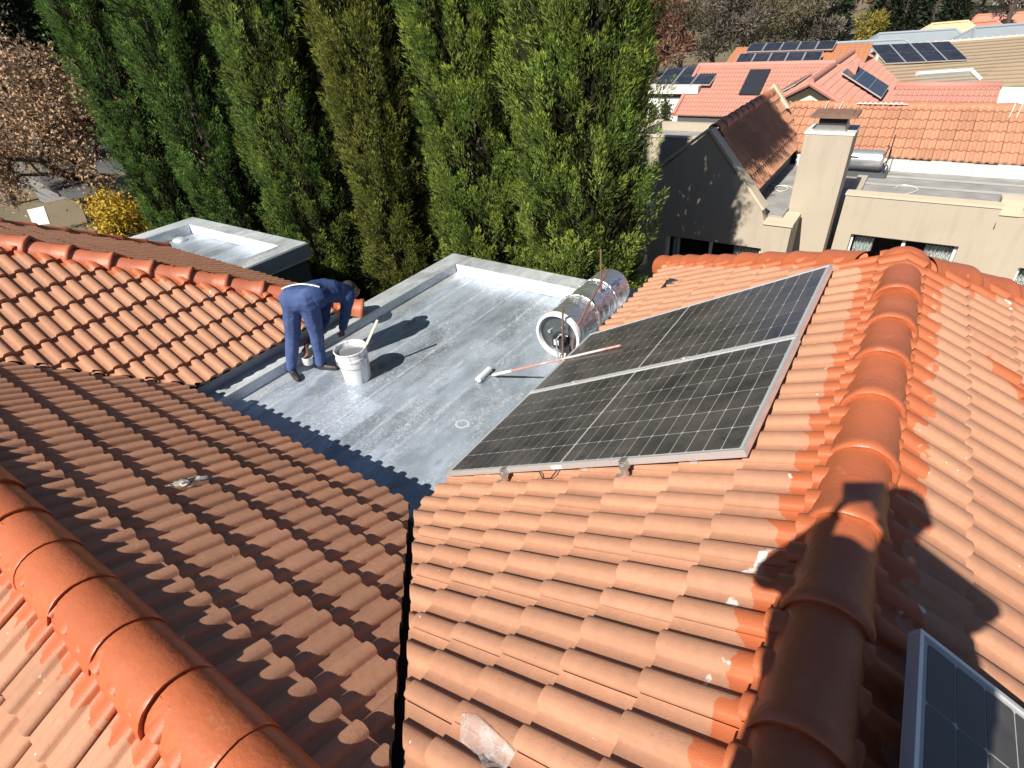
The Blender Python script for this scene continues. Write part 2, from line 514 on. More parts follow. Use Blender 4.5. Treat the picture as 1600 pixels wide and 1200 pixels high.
def tile_geom(nr=6, thick=0.044, lift=0.045):
    pr = tile_profile(nr); n = len(pr); vs = []; fs = []; sm = []
    for (yy, zl) in ((0.0, lift), (TL, 0.0)):
        for (x, h) in pr: vs.append((x, yy, h+zl))
    for i in range(n-1): fs.append((i, i+1, n+i+1, n+i)); sm.append(True)
    b0 = len(vs)                                     # tail face
    for (x, h) in pr: vs.append((x, 0.0, h+lift))
    for (x, h) in pr: vs.append((x, 0.003, h+lift-thick))
    for i in range(n-1): fs.append((b0+i, b0+n+i, b0+n+i+1, b0+i+1)); sm.append(False)
    b1 = len(vs)                                     # side faces
    for x, h in (pr[0], pr[-1]):
        vs += [(x, 0, h+lift), (x, TL, h), (x, TL, h-0.012), (x, 0, h+lift-thick)]
    fs += [(b1, b1+1, b1+2, b1+3), (b1+7, b1+6, b1+5, b1+4)]; sm += [False, False]
    return vs, fs, sm

def mesh_from(name, vs, fs, sm, mat):
    me = bpy.data.meshes.new(name); me.from_pydata(vs, [], fs)
    me.polygons.foreach_set('use_smooth', sm); me.materials.append(mat); me.update()
    return me

TILE_HI = tile_geom(7)
TILE_LO = tile_geom(4)
ME_TILE = mesh_from('roof_tile', *TILE_HI, M_TILE)

class Slope:
    def __init__(self, O, U, V, ncol, nrow, keep, gauge=GA):
        self.O, self.U, self.V = Vector(O), Vector(U).normalized(), Vector(V).normalized()
        self.N = self.U.cross(self.V).normalized()
        self.ncol, self.nrow, self.keep, self.gauge = ncol, nrow, keep, gauge

def tile_list(slopes, jit=1.0):
    """every tile of the slopes: (matrix, list of cutting lines or None)"""
    out = []
    for s in slopes:
        base = Matrix((s.U, s.V, s.N)).transposed().to_4x4()
        for j in range(s.nrow):
            for i in range(s.ncol):
                o = s.O + s.U*(i*TW) + s.V*(j*s.gauge)
                o = o + s.N*(random.gauss(0, 0.0018)*jit) + s.V*(random.gauss(0, 0.003)*jit) + s.U*(random.gauss(0, 0.0012)*jit)
                corners = [o + s.U*a + s.V*c for a in (0, TW) for c in (0, TL)]
                mid = o + s.U*(TW/2) + s.V*(TL/2)
                cuts = []; dead = False
                for (p0, nn) in s.keep(mid):
                    q0, q1 = Vector((p0[0], p0[1], 0)), Vector((nn[0], nn[1], 0)).normalized()
                    ds = [(Vector((c.x, c.y, 0))-q0).dot(q1) for c in corners]
                    if max(ds) < 0.02: dead = True; break
                    if min(ds) < 0: cuts.append((q0, q1))
                if dead: continue
                M = Matrix.Translation(o) @ base @ Matrix.Rotation(random.gauss(0, 0.004)*jit, 4, 'Z') @ Matrix.Rotation(random.gauss(0, 0.004)*jit, 4, 'X')
                pc = [proj(c) for c in corners]
                if any(q is None for q in pc): area = 0.0; inside = False
                else:
                    (x0, y0), (x1, y1), (x2, y2), (x3, y3) = pc[0], pc[1], pc[3], pc[2]
                    area = abs((x2-x0)*(y3-y1)-(x3-x1)*(y2-y0))/2
                    cx, cy = sum(q[0] for q in pc)/4, sum(q[1] for q in pc)/4
                    inside = -25 < cx < 1625 and -25 < cy < 1225
                    if not inside: area = 0
                    near = -500 < cx < 2100 and -600 < cy < 1750
                    if not near: area = -1
                out.append((area, M, cuts, inside))
    return out

def lay_tiles(slopes, parent, geom, mat, shared, limit=300, jit=1.0):
    tl = tile_list(slopes, jit)
    tl.sort(key=lambda t: -t[0])
    L = root_loc(parent)
    vs, fs, sm = geom
    nv = np.array(vs); rest_v = []; rest_f = []; rest_s = []; off = 0; made = 0
    for area, M, cuts, inside in tl:
        if area < 0: continue
        verts = None
        if cuts:
            bm = bmesh.new()
            bv = [bm.verts.new(M @ Vector(p)) for p in vs]
            for q, s_ in zip(fs, sm):
                f_ = bm.faces.new([bv[k] for k in q]); f_.smooth = s_
            for (p0, n0) in cuts:
                bmesh.ops.bisect_plane(bm, geom=bm.verts[:]+bm.edges[:]+bm.faces[:], plane_co=p0, plane_no=n0, clear_inner=True)
            bm.verts.index_update()
            cv = [v.co.copy() for v in bm.verts]; cf = [tuple(v.index for v in f_.verts) for f_ in bm.faces]; cs = [f_.smooth for f_ in bm.faces]
            bm.free()
            if not cf: continue
        if made < limit and area > 40 and inside:
            if cuts:
                o0 = M.translation.copy(); Mi = M.inverted()
                me = mesh_from('cut_roof_tile', [Mi @ v for v in cv], cf, cs, mat)
            else: me = shared
            o = bpy.data.objects.new('roof_tile', me); COL.objects.link(o); o.parent = parent
            M2 = M.copy(); M2.translation = M.translation - L; o.matrix_local = M2
            made += 1
        else:
            if cuts:
                rest_v.append(np.array([tuple(v) for v in cv])); rest_f += [tuple(k+off for k in q) for q in cf]; rest_s += cs; off += len(cv)
            else:
                A = np.array(M); rest_v.append(nv @ A[:3, :3].T + A[:3, 3]); rest_f += [tuple(k+off for k in q) for q in fs]; rest_s += sm; off += len(vs)
    if rest_v:
        V = np.concatenate(rest_v) - np.array(L)
        me = mesh_from('roof_tile', V.tolist(), rest_f, rest_s, mat)
        o = link_mesh('roof_tile', me, mat, parent); o['kind'] = 'stuff'
    return made

# ---------------------------------------------------------------- the tiled house we stand on
house = thing('tiled_house', (-2.5, 1.5, GZ), 'house with terracotta tile roofs and red painted ridges round a silver flat roof', 'house')

XR, ZR = 0.19, -1.614                   # main ridge
def z_center(x): return ZR - TG*abs(x-XR)
def k_center(p):
    ks = [((XR, 0), (-1, 0)), ((XR, 4.38), (-1, -1))]
    if p.y > 0: ks.append(((-0.571+0.035, 0), (1, 1)))
    else: ks.append(((-0.571+0.035, 0), (1, -1)))
    return ks
def k_right(p): return [((XR, 0), (1, 0)), ((XR, 4.38), (1, -1))]
def k_left(p): return [((0, 0), (0, 1)), ((-0.571-0.025, 0), (-1, -1)), ((-7.36+0.03, 0), (1, -1))]
def k_left_back(p): return [((0, 0), (0, -1)), ((-0.571-0.025, 0), (-1, 1))]
HX = -9.50
def k_ul(p): return [((-7.36-0.03, 0), (-1, 1)), ((HX, 0), (1, -1))]
def k_back(p): return [((HX, 0), (-1, 1)), ((-10.35, 0), (1, 0)), ((0, 1.0), (0, 1))]

XE = -2.187
slopes = [
    Slope((XE, 7.15, z_center(XE)), (0, -1, 0), (CS, 0, SN), 32, 9, k_center),
    Slope((0.555+0.2825*8, -2.2, ZR-TG*(0.555+0.2825*8-XR)), (0, 1, 0), (-CS, 0, SN), 31, 10, k_right),
    Slope((-0.25, 1.745, -3.003), (-1, 0, 0), (0, -CS, SN), 25, 7, k_left),
    Slope((-7.6, -1.75, -3.003), (1, 0, 0), (0, CS, SN), 25, 7, k_left_back),
    Slope((-5.515, -1.35, -3.058), (0, 1, 0), (-CS, 0, SN), 19, 12, k_ul),
    Slope((-5.25, 4.045, -3.058), (-1, 0, 0), (0, -CS, SN), 18, 11, k_back),
]
lay_tiles(slopes, house, TILE_HI, M_TILE, ME_TILE, 300)

# roof deck under the tiles
dk = MB()
dz = -0.045
def zc(x): return z_center(x)+dz
dk.add([(XR, -2.5, ZR+dz), (XR, 4.38, ZR+dz), (-2.1, 6.67, zc(-2.1)), (-2.1, 1.53, zc(-2.1)), (-0.571, 0, zc(-0.571)), (-2.1, -1.53, zc(-2.1)), (-2.1, -2.5, zc(-2.1))], [(0, 1, 2, 3, 4, 5, 6)])
dk.add([(XR, -2.5, ZR+dz), (2.7, -2.5, zc(2.7)), (2.7, 6.73, zc(2.7)), (XR, 4.38, ZR+dz)], [(0, 1, 2, 3)])
dk.add([(XR, 4.38, ZR+dz), (2.7, 6.73, zc(2.7)), (-2.1, 6.67, zc(-2.1))], [(0, 1, 2)])
def zl(y): return -3.003+TG*(1.745-abs(y))+dz
dk.add([(-0.571, 0, zl(0)), (-2.24, 1.67, zl(1.67)), (-5.69, 1.67, zl(1.67)), (-7.36, 0, zl(0))], [(0, 1, 2, 3)])
dk.add([(-0.571, 0, zl(0)), (-7.36, 0, zl(0)), (-7.36, -1.7, zl(1.7)), (-2.27, -1.7, zl(1.7))], [(0, 1, 2, 3)])
def zu(x): return -3.058+TG*(-5.515-x)+dz
dk.add([(-5.56, 1.80, zu(-5.56)), (-5.56, 3.94, zu(-5.56)), (-9.0, 0.5, zu(-9.0)), (-9.0, -1.64, zu(-9.0))], [(0, 1, 2, 3)])
def zb(y): return -3.058+TG*(4.045-y)+dz
dk.add([(-5.6, 3.9, zb(3.9)), (-10.3, 3.9, zb(3.9)), (-10.3, 0.8, zb(0.8)), (-8.7, 0.8, zb(0.8))], [(0, 1, 2, 3)])
dk.build('roof_deck', M_DECK, house)

# valley gutters
for (ax, ay, az), (bx, by, bz) in (((-0.45, -0.12, -2.03), (-2.30, 1.73, -3.055)), ((-7.30, 0.06, -2.11), (-5.52, 1.84, -3.10))):
    d = Vector((bx-ax, by-ay, 0)).normalized(); s = Vector((-d.y, d.x, 0))*0.13
    vg = MB()
    a_, b_ = Vector((ax, ay, az)), Vector((bx, by, bz))
    up = Vector((0, 0, 0.055))
    vg.add([a_-s+up, a_, a_+s+up, b_-s+up, b_, b_+s+up], [(0, 1, 4, 3), (1, 2, 5, 4)])
    vg.build('valley_gutter', M_GUTTER, house)

# ridge and hip caps, each a half-round tile with a mortared lip
def cap_mesh(name, L, r, lip, mat, n=14, seed=0):
    rs = random.Random(seed)
    secs = [(0.0, r+lip*0.2), (0.006, r+lip*0.85), (0.022, r+lip), (0.050, r+lip*0.9), (0.072, r+0.004), (L*0.5, r), (L+0.03, r-0.004)]
    vs = []; fs = []; sm = []
    A = R(97)
    for si, (y, rr) in enumerate(secs):
        for i in range(n+1):
            a = -A + 2*A*i/n
            q = rr
            if 0 < si < 5: q += lip*0.28*mnoise.noise(Vector((a*2.6+seed*7.1, y*30, seed*3.3)))
            vs.append((q*math.sin(a), y + (0.006*mnoise.noise(Vector((a*3+seed, 5.5, 0))) if si < 5 else 0), q*math.cos(a)*1.04 - (0.03 if abs(a) > R(88) else 0)))
    for s in range(len(secs)-1):
        for i in range(n):
            fs.append((s*(n+1)+i, s*(n+1)+i+1, (s+1)*(n+1)+i+1, (s+1)*(n+1)+i)); sm.append(True)
    b0 = len(vs)
    for i in range(n+1):
        a = -A + 2*A*i/n
        vs.append(vs[i]);
    for i in range(n+1):
        a = -A + 2*A*i/n
        vs.append(((r-0.028)*math.sin(a), 0.012, (r-0.028)*math.cos(a)*1.04))
    for i in range(n):
        fs.append((b0+i, b0+n+1+i, b0+n+2+i, b0+i+1)); sm.append(False)
    me = bpy.data.meshes.new(name); me.from_pydata(vs, [], fs)
    me.polygons.foreach_set('use_smooth', sm); me.materials.append(mat); me.update()
    return me

def caps(A, B, pitch, r, lip, mat, parent, nmesh=4, name='ridge_tile', jit=0.004, skip_first=0.0):
    """caps from A to B; each lip faces A"""
    A, B = Vector(A), Vector(B); D = (B-A); n = max(1, int(round(D.length/pitch))); D.normalize()
    side = D.cross(Vector((0, 0, 1))).normalized(); up = side.cross(D).normalized()
    base = Matrix((side, D, up)).transposed().to_4x4()
    meshes = [cap_mesh(name, pitch, r, lip, mat, seed=k+int(r*1000)+int(abs(A.x)*37)) for k in range(nmesh)]
    L = root_loc(parent)
    for i in range(n):
        o = bpy.data.objects.new(name, meshes[i % nmesh]); COL.objects.link(o); o.parent = parent
        p = A + D*(i*pitch) - L + up*random.gauss(0, jit*0.6) + side*random.gauss(0, jit)
        M = Matrix.Translation(p) @ base @ Matrix.Rotation(random.gauss(0, 0.007), 4, 'Z') @ Matrix.Rotation(-0.028+random.gauss(0, 0.003), 4, 'X')
        o.matrix_local = M

caps((XR, -0.78, ZR-0.036), (XR, 4.08, ZR-0.036), 0.405, 0.122, 0.013, M_RIDGE, house)
hz = -0.080
caps((-2.40, 6.97, z_center(-2.40)+hz), (XR-0.14, 4.52, ZR-TG*0.14+hz), 0.40, 0.152, 0.008, M_RIDGE, house)
caps((2.80, 6.99, z_center(2.80)+hz), (XR+0.14, 4.52, ZR-TG*0.14+hz), 0.42, 0.152, 0.008, M_RIDGE, house)
# blended mortar saddle where ridge and hips meet
b = MB(); b.sphere((XR, 4.46, ZR-0.085), 0.168, 18, 10, (1.0, 1.0, 0.86)); b.build('ridge_saddle', M_RIDGE, house, True)
caps((-0.52, 0.03, -2.095), (-7.3, 0.03, -2.105), 0.40, 0.150, 0.004, M_RIDGE, house)
def hip_ul(t): return Vector((-5.40-t, 4.10-t, -3.058+TG*(t-0.115)-0.03))
caps(hip_ul(0.0), hip_ul(3.4), 0.40, 0.122, 0.024, M_RIDGE2, house)
va, vb_ = Vector((-10.38, 4.10, -3.09)), Vector((-9.78, 1.5, -1.66))
caps(va, vb_, 0.40, 0.115, 0.012, M_RIDGE2, house, name='verge_tile')

# vent tile near the far hip
vp = on_plane((1047, 450), (XE, 0, z_center(XE)), Vector((-SN, 0, CS)))
b = MB()
Nn = Vector((-SN, 0, CS)); Vv = Vector((CS, 0, SN)); Uu = Vector((0, -1, 0))
for i in range(5):
    t0 = -0.09+0.036*i
    b.tube([vp+Uu*t0-Vv*0.10+Nn*0.03, vp+Uu*t0*0.9+Nn*0.085, vp+Uu*t0*0.7+Vv*0.09+Nn*0.04], 0.007, 6)
b.tube([vp+Uu*-0.1-Vv*0.02+Nn*0.05, vp+Nn*0.095-Vv*0.0, vp+Uu*0.1-Vv*0.02+Nn*0.05], 0.008, 6)
b.sphere(vp+Nn*0.015, 0.07, 10, 6, (1, 1, 0.45))
b.build('roof_vent', M_BLACK, house, True)

# walls under the eaves
b = MB()
b.box((-1.98, 1.2, GZ), (2.3, 6.35, -3.05)); b.box((-1.98, -3.0, GZ), (2.3, 1.2, -3.05))
b.box((-9.9, 0.4, GZ), (-5.75, 3.75, -3.2)); b.box((-9.0, -1.3, GZ), (-2.0, 1.25, -3.1))
b.box((-5.62, 1.2, GZ), (-1.98, 6.26, -3.47))
b.build('wall', M_PLASTER, house)
b = MB(); b.box((-5.70, 1.75, -3.20), (-5.585, 3.98, -3.085)); b.box((-10.3, 3.80, -3.22), (-5.72, 3.92, -3.10))
b.box((-2.08, 1.72, -3.28), (-2.05, 6.6, -3.03)); b.box((-5.55, 1.58, -3.22), (-2.1, 1.60, -3.07))
b.build('fascia', M_FASCIA, house)

# flat roof: membrane sheets, parapets, fillets
ZF = -3.40
seams = [-5.36, -5.02, -4.16, -3.30, -2.46, -1.90]
for i in range(5):
    b = MB(); dz0 = 0.004*((i % 2)+1)
    y0, y1 = 1.25, 5.985
    ny = 24
    L0, R0 = seams[i]-0.05, seams[i+1]+0.03
    for j in range(ny):
        ya, yb = y0+(y1-y0)*j/ny, y0+(y1-y0)*(j+1)/ny
        wa, wb = 0.012*mnoise.noise(Vector((i*3.1, ya*2.2, 0))), 0.012*mnoise.noise(Vector((i*3.1, yb*2.2, 0)))
        z0 = ZF+dz0
        b.quad((L0+wa, ya, z0), (R0+wa, ya, z0), (R0+wb, yb, z0), (L0+wb, yb, z0))
        b.quad((L0+wa, ya, z0), (L0+wb, yb, z0), (L0+wb-0.004, yb, ZF-0.002), (L0+wa-0.004, ya, ZF-0.002))
        b.quad((R0+wa, ya, z0), (R0+wb, yb, z0), (R0+wb+0.004, yb, ZF-0.002), (R0+wa+0.004, ya, ZF-0.002))
    b.build('membrane_sheet', M_SILVER, house)
b = MB(); b.box((-5.40, 1.22, ZF-0.08), (-1.95, 6.0, ZF)); b.build('roof_slab', M_SILVER, house)
b = MB(); b.box((-5.665, 1.22, ZF-0.10), (-5.345, 6.31, -3.20)); b.build('parapet', M_SILVER_EDGE, house, bevel=0.012)
b = MB(); b.box((-5.343, 5.975, ZF-0.10), (-1.95, 6.308, -3.202)); b.build('parapet', M_SILVER_EDGE, house, bevel=0.012)
M_SUNLIT = simple('sunlit_aluminium_paint', (0.86, 0.88, 0.90), 0.42, 0.35, var=0.08, scale=4)  # brighter coat: the sun's glare on this face is put into its colour
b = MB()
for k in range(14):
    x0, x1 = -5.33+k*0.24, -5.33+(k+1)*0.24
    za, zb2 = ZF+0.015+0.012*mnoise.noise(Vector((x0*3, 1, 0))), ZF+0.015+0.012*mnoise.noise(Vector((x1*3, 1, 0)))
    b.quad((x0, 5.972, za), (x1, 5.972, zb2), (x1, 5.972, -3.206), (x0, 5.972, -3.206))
b.build('sunlit_upstand', M_SUNLIT, house)
b = MB(); b.prism([(-5.344, -3.32), (-5.25, ZF+0.006), (-5.344, ZF-0.03)], 'y', 1.25, 5.974); b.build('cant_strip', M_SILVER_EDGE, house)
b = MB(); b.box((-5.68, 1.25, -3.56), (-5.667, 6.33, -3.215)); b.box((-5.667, 6.31, -3.56), (-1.9, 6.325, -3.215)); b.build('roof_edge_trim', M_FASCIA, house)

# ---------------------------------------------------------------- outbuilding with the small flat roof
ob = thing('flat_roofed_outbuilding', (-10.4, 4.9, GZ), 'small outbuilding with silver painted flat roof and dark grey wall beyond the left ridge', 'building')
b = MB(); b.box((-12.25, 3.3, GZ), (-8.56, 5.55, -3.42)); b.build('wall', M_DARKWALL, ob)
b = MB()
for y in (3.9, 4.75): b.box((-8.562, y, GZ), (-8.548, y+0.02, -3.44))
b.build('cladding_joint', M_FASCIA, ob)
b = MB(); b.box((-12.0, 3.4, -3.50), (-8.8, 5.35, -3.40)); b.build('flat_roof', M_SILVER, ob)
for lo, hi in (((-12.32, 3.2, -3.5), (-11.90, 5.62, -3.2)), ((-8.88, 3.2, -3.5), (-8.50, 5.62, -3.2)), ((-11.898, 5.29, -3.5), (-8.882, 5.622, -3.201))):
    b = MB(); b.box(lo, hi); b.build('parapet', M_SILVER_EDGE, ob, bevel=0.012)
b = MB(); b.box((-8.498, 3.2, -3.45), (-8.485, 5.63, -3.22)); b.box((-12.3, 5.625, -3.45), (-8.485, 5.637, -3.22)); b.build('roof_edge_trim', M_FASCIA, ob)
b = MB(); b.quad((-11.88, 5.286, -3.385), (-8.90, 5.286, -3.385), (-8.90, 5.286, -3.206), (-11.88, 5.286, -3.206)); b.build('sunlit_upstand', M_SUNLIT, ob)  # extra bright sheet, sun glare painted on the inner parapet face
p = on_z((281, 376), -3.40)
b = MB(); b.sphere(p+Vector((0, 0, 0.01)), 0.14, 14, 8, (1.2, 0.9, 0.4)); b.build('roof_outlet_dome', M_SILVER_EDGE, ob, True)

# ---------------------------------------------------------------- solar panels
def cell_mesh(w, h, mat):
    c = min(w, h)*0.07
    vs = [(c, 0, 0), (w-c, 0, 0), (w, c, 0), (w, h-c, 0), (w-c, h, 0), (c, h, 0), (0, h-c, 0), (0, c, 0)]
    return mesh_from('solar_cell', vs, [tuple(range(8))], [False], mat)

def solar_panel(O, U, V, lw, lh, nu, nv, label, group=None, mid=True, cells=True, cellmat=None, thick=0.04, lip=0.012, zone=None):
    """O lower left corner of the frame's top face, U along the long side, V across"""
    U, V = Vector(U).normalized(), Vector(V).normalized(); V = (V-U*V.dot(U)).normalized(); N = U.cross(V)
    O = Vector(O)
    M = Matrix((U, V, N)).transposed().to_4x4(); M.translation = O
    t = thing('solar_module', O, label, 'solar panel', group)
    b = MB()
    b.box((0, 0, -thick), (lw, lip, 0), M); b.box((0, lh-lip, -thick), (lw, lh, 0), M)
    b.box((0, lip, -thick), (lip, lh-lip, 0), M); b.box((lw-lip, lip, -thick), (lw, lh-lip, 0), M)
    b.build('frame', M_ALU, t, bevel=0.0015)
    b = MB(); b.box((lip, lip, -0.012), (lw-lip, lh-lip, -0.006), M); b.build('backsheet', M_BACKSHEET, t)
    mu = lip+0.016; mv = lip+0.014; gapm = 0.011 if mid else 0
    cw = (lw-2*mu-gapm)/nu; ch = (lh-2*mv)/nv; g = 0.0042
    me = cell_mesh(cw-g, ch-g, cellmat or M_CELL)
    L = root_loc(t)
    if cells:
        for i in range(nu):
            for j in range(nv):
                x = mu + i*cw + (gapm if (mid and i >= nu//2) else 0) + g/2; y = mv + j*ch + g/2
                p = O+U*x+V*y-N*0.0045
                if zone and not zone(p): continue
                o = bpy.data.objects.new('solar_cell', me); COL.objects.link(o); o.parent = t
                Mc = M.copy(); Mc.translation = p-L
                o.matrix_local = Mc
    return t, M, N

PA = R(29.4)
PU = Vector((math.cos(PA), -0.006, math.sin(PA)))
PO = Vector((-2.19, 2.028, -2.791))
PV = Vector((0, 1, 0))
pan_lo, PM, PN = solar_panel(PO, PU, PV, 2.235, 1.142, 24, 6, 'dusty solar panel nearest the camera on the central slope, steel feet under its lower edge', 'solar panels on the central slope')
pan_hi, PM2, _ = solar_panel(PO+PV*1.160, PU, PV, 2.235, 1.142, 24, 6, 'dusty solar panel behind the front one, under the end of the roller pole', 'solar panels on the central slope')
rp = on_plane((1450, 990), (XR, 0, ZR+0.2), Vector((SN, 0, CS)))
RU = Vector((CS, 0.02, -SN))
pan_r, RM, RN = solar_panel(rp-Vector((0, 1, 0))*1.142, RU, PV, 2.235, 1.142, 24, 6, 'cut off solar panel in the bottom right corner beside the red ridge', None, zone=lambda p: proj(p) is not None and proj(p)[0] < 2200 and proj(p)[1] < 1900)

# rails, feet and clamps
def rail_and_feet(t, M, xs, lh, feet_at=(0.0,)):
    for x in xs:
        b = MB(); b.box((x-0.02, 0.03, -0.082), (x+0.02, lh-0.03, -0.042), M); b.build('mounting_rail', M_ALU, t)
rail_and_feet(pan_lo, PM, (0.40, 1.26, 1.95), 1.142)
rail_and_feet(pan_hi, PM2, (0.40, 1.26, 1.95), 1.142)
rail_and_feet(pan_r, RM, (0.5, 1.7), 1.142)
for px in ((779, 741), (968, 727)):
    q = PM.inverted() @ on_plane(px, PO, PN)
    x = q.x
    b = MB()
    b.box((x-0.022, -0.030, -0.045), (x+0.022, 0.012, 0.004), PM)
    b.box((x-0.016, -0.052, -0.075), (x+0.016, -0.030, -0.012), PM)
    b.box((x-0.055, -0.095, -0.118), (x-0.005, -0.045, -0.100), PM)
    b.box((x-0.040, -0.085, -0.100), (x-0.015, -0.055, -0.050), PM)
    b.lathe(PM @ Vector((x, -0.041, -0.012)), PN, [(0.0, 0.012), (0.010, 0.012), (0.010, 0.0), (0.0, 0.0)], 6)
    b.build('roof_hook', M_STEEL, pan_lo, bevel=0.002)
for px in ((902, 592), (1072, 557)):
    x = (PM.inverted() @ on_plane(px, PO, PN)).x
    b = MB(); b.box((x-0.03, 1.130, -0.002), (x+0.03, 1.172, 0.006), PM); b.box((x-0.008, 1.144, 0.006), (x+0.008, 1.158, 0.014), PM)
    b.build('mid_clamp', M_ALU, pan_lo)
b = MB(); b.box((1.05, -0.0015, -0.034), (1.13, 0, -0.012), PM); b.build('sticker', M_WFRAME, pan_lo)
# loose lead hanging under the front edge
q = PM.inverted() @ on_plane((835, 738), PO, PN)
b = MB(); b.tube([PM @ Vector((q.x-0.06, 0.02, -0.05)), PM @ Vector((q.x-0.02, -0.02, -0.085)), PM @ Vector((q.x+0.05, -0.02, -0.085)), PM @ Vector((q.x+0.10, 0.02, -0.05))], 0.004, 6)
b.build('cable', M_BLACK, pan_lo, True)

# ---------------------------------------------------------------- hot water cylinder on the flat roof
gy = thing('water_heater', (-2.66, 5.2, ZF), 'silver foil wrapped hot water cylinder lying on the flat roof beside the tiles', 'water heater')
foil = NT('crinkled_foil')
fc = foil.mix(foil.noise(9, 5), (0.78, 0.79, 0.81), (0.92, 0.92, 0.93))
foil.bump(foil.math('ADD', foil.math('MULTIPLY', foil.noise(5, 4, .6, None, 0.6), 2.2), foil.noise(26, 3)), 0.55, 0.03)
foil.out(fc, foil.math('MULTIPLY_ADD', foil.noise(7, 3), 0.25, 0.20), 0.92)
M_FOIL = foil.m
GC = Vector((-2.70, 4.56, ZF+0.335)); GR = 0.262
b = MB(); prof = [(GR-0.012, 0.03)]
for i in range(33):
    y = 0.03+1.33*i/32
    prof.append((GR+0.006*math.sin(i*1.9)+0.004*math.sin(i*0.7+1), y))
prof += [(GR*0.96, 1.40), (GR*0.80, 1.44), (GR*0.5, 1.47), (0.0, 1.48)]
b.lathe(GC, (0, 1, 0), prof, 40)
for i, v in enumerate(b.v):
    p = Vector(v); c = Vector((GC.x, p.y, GC.z)); d = p-c
    if d.length > 0.1: b.v[i] = tuple(c+d*(1+0.035*mnoise.noise(Vector((p.x*7, p.y*5, p.z*7)))))
b.build('tank', M_FOIL, gy, True)
b = MB(); b.lathe(GC, (0, 1, 0), [(GR+0.004, 0.06), (GR+0.016, 0.05), (GR+0.018, 0.0), (GR+0.012, -0.015), (GR-0.014, -0.016), (GR-0.020, 0.03)], 40)
b.build('end_ring', M_WFRAME, gy, True)
M_CAP = simple('dark_grey_steel_end', (0.12, 0.135, 0.14), 0.3, 0.6, var=0.3, scale=14)
b = MB(); b.lathe(GC, (0, 1, 0), [(GR-0.015, 0.03), (GR*0.86, 0.055), (GR*0.55, 0.045), (0, 0.04)], 32); b.build('end_plate', M_CAP, gy, True)
ec = GC+Vector((0.02, 0.045, -0.075))
b = MB(); b.lathe(ec, (0, -1, 0), [(0.105, 0.0), (0.105, 0.035), (0.085, 0.045), (0.07, 0.085), (0.0, 0.09)], 24); b.build('element_cover', M_BLACK, gy, True)
b = MB(); b.box((ec.x-0.045, ec.y-0.094, ec.z-0.02), (ec.x+0.015, ec.y-0.091, ec.z+0.045)); b.build('white_label', M_WFRAME, gy)
b = MB(); b.lathe(GC+Vector((-0.12, 0.04, 0.02)), (0, -1, 0), [(0.022, 0), (0.022, 0.03), (0, 0.03)], 10)
b.lathe(GC+Vector((0.05, 0.04, 0.11)), (0, -1, 0), [(0.014, 0), (0.014, 0.03), (0, 0.03)], 10); b.build('plug', M_STEEL, gy, True)
for yy in (0.50, 0.97):
    b = MB()
    pts = []
    for i in range(25):
        a = math.pi*(1.25 - 1.5*i/24)
        pts.append(GC+Vector(((GR+0.018)*math.cos(a), yy+0.004*math.sin(i), (GR+0.018)*math.sin(a))))
    b.tube(pts, 0.011, 6); b.build('strap', M_FOIL, gy, True)
for y in (4.64, 5.75):
    b = MB(); b.box((-2.90, y, ZF+0.006), (-2.50, y+0.11, ZF+0.10)); b.build('support_brick', M_BRICK, gy, bevel=0.006)

def pipe(pts, r, mat, label, name='pipe', n=8):
    b = MB(); b.tube(pts, r, n)
    o = b.build(name, mat, None, True)
    return tag(o, label, 'pipe')
def rel(dx, dy, dz): return GC+Vector((dx, dy, dz))
pA = at = None
p0 = rel(0.16, -0.05, -0.10)
pipe([rel(0.10, -0.07, -0.30), rel(0.105, -0.07, 0.10), rel(0.11, -0.07, 0.40)], 0.012, M_COPPER, 'short upright brown vent pipe in front of the foil cylinder')
pipe([rel(0.20, -0.03, -0.28), rel(0.21, -0.03, 0.0), rel(0.22, 0.02, 0.12), rel(0.20, 0.42, 0.30), rel(0.17, 0.82, 0.42), rel(0.16, 0.90, 0.46)], 0.014, M_COPPER, 'long brown pipe slanting up over the foil cylinder')
pipe([rel(0.14, 0.78, 0.20), rel(0.13, 0.80, 0.42), rel(0.11, 0.82, 0.74)], 0.012, M_COPPER, 'tall upright brown pipe at the middle of the foil cylinder')
pipe([rel(0.19, 0.46, 0.29), rel(0.28, 0.48, 0.12), rel(0.31, 0.48, -0.10)], 0.009, M_COPPER, 'thin brown pipe curving down the tile side of the foil cylinder')
pipe([rel(0.04, -0.06, -0.28), rel(0.01, -0.06, -0.02), rel(0.06, -0.05, 0.06), rel(0.14, -0.02, 0.04)], 0.010, M_STEEL, 'bent steel pipe in front of the round end plate')
b = MB(); b.lathe(rel(0.17, -0.05, -0.22), (0, 0, 1), [(0, 0), (0.035, 0), (0.035, 0.10), (0.022, 0.12), (0.022, 0.16), (0, 0.16)], 12)
b.build('pressure_valve', M_BLACK, gy, True)

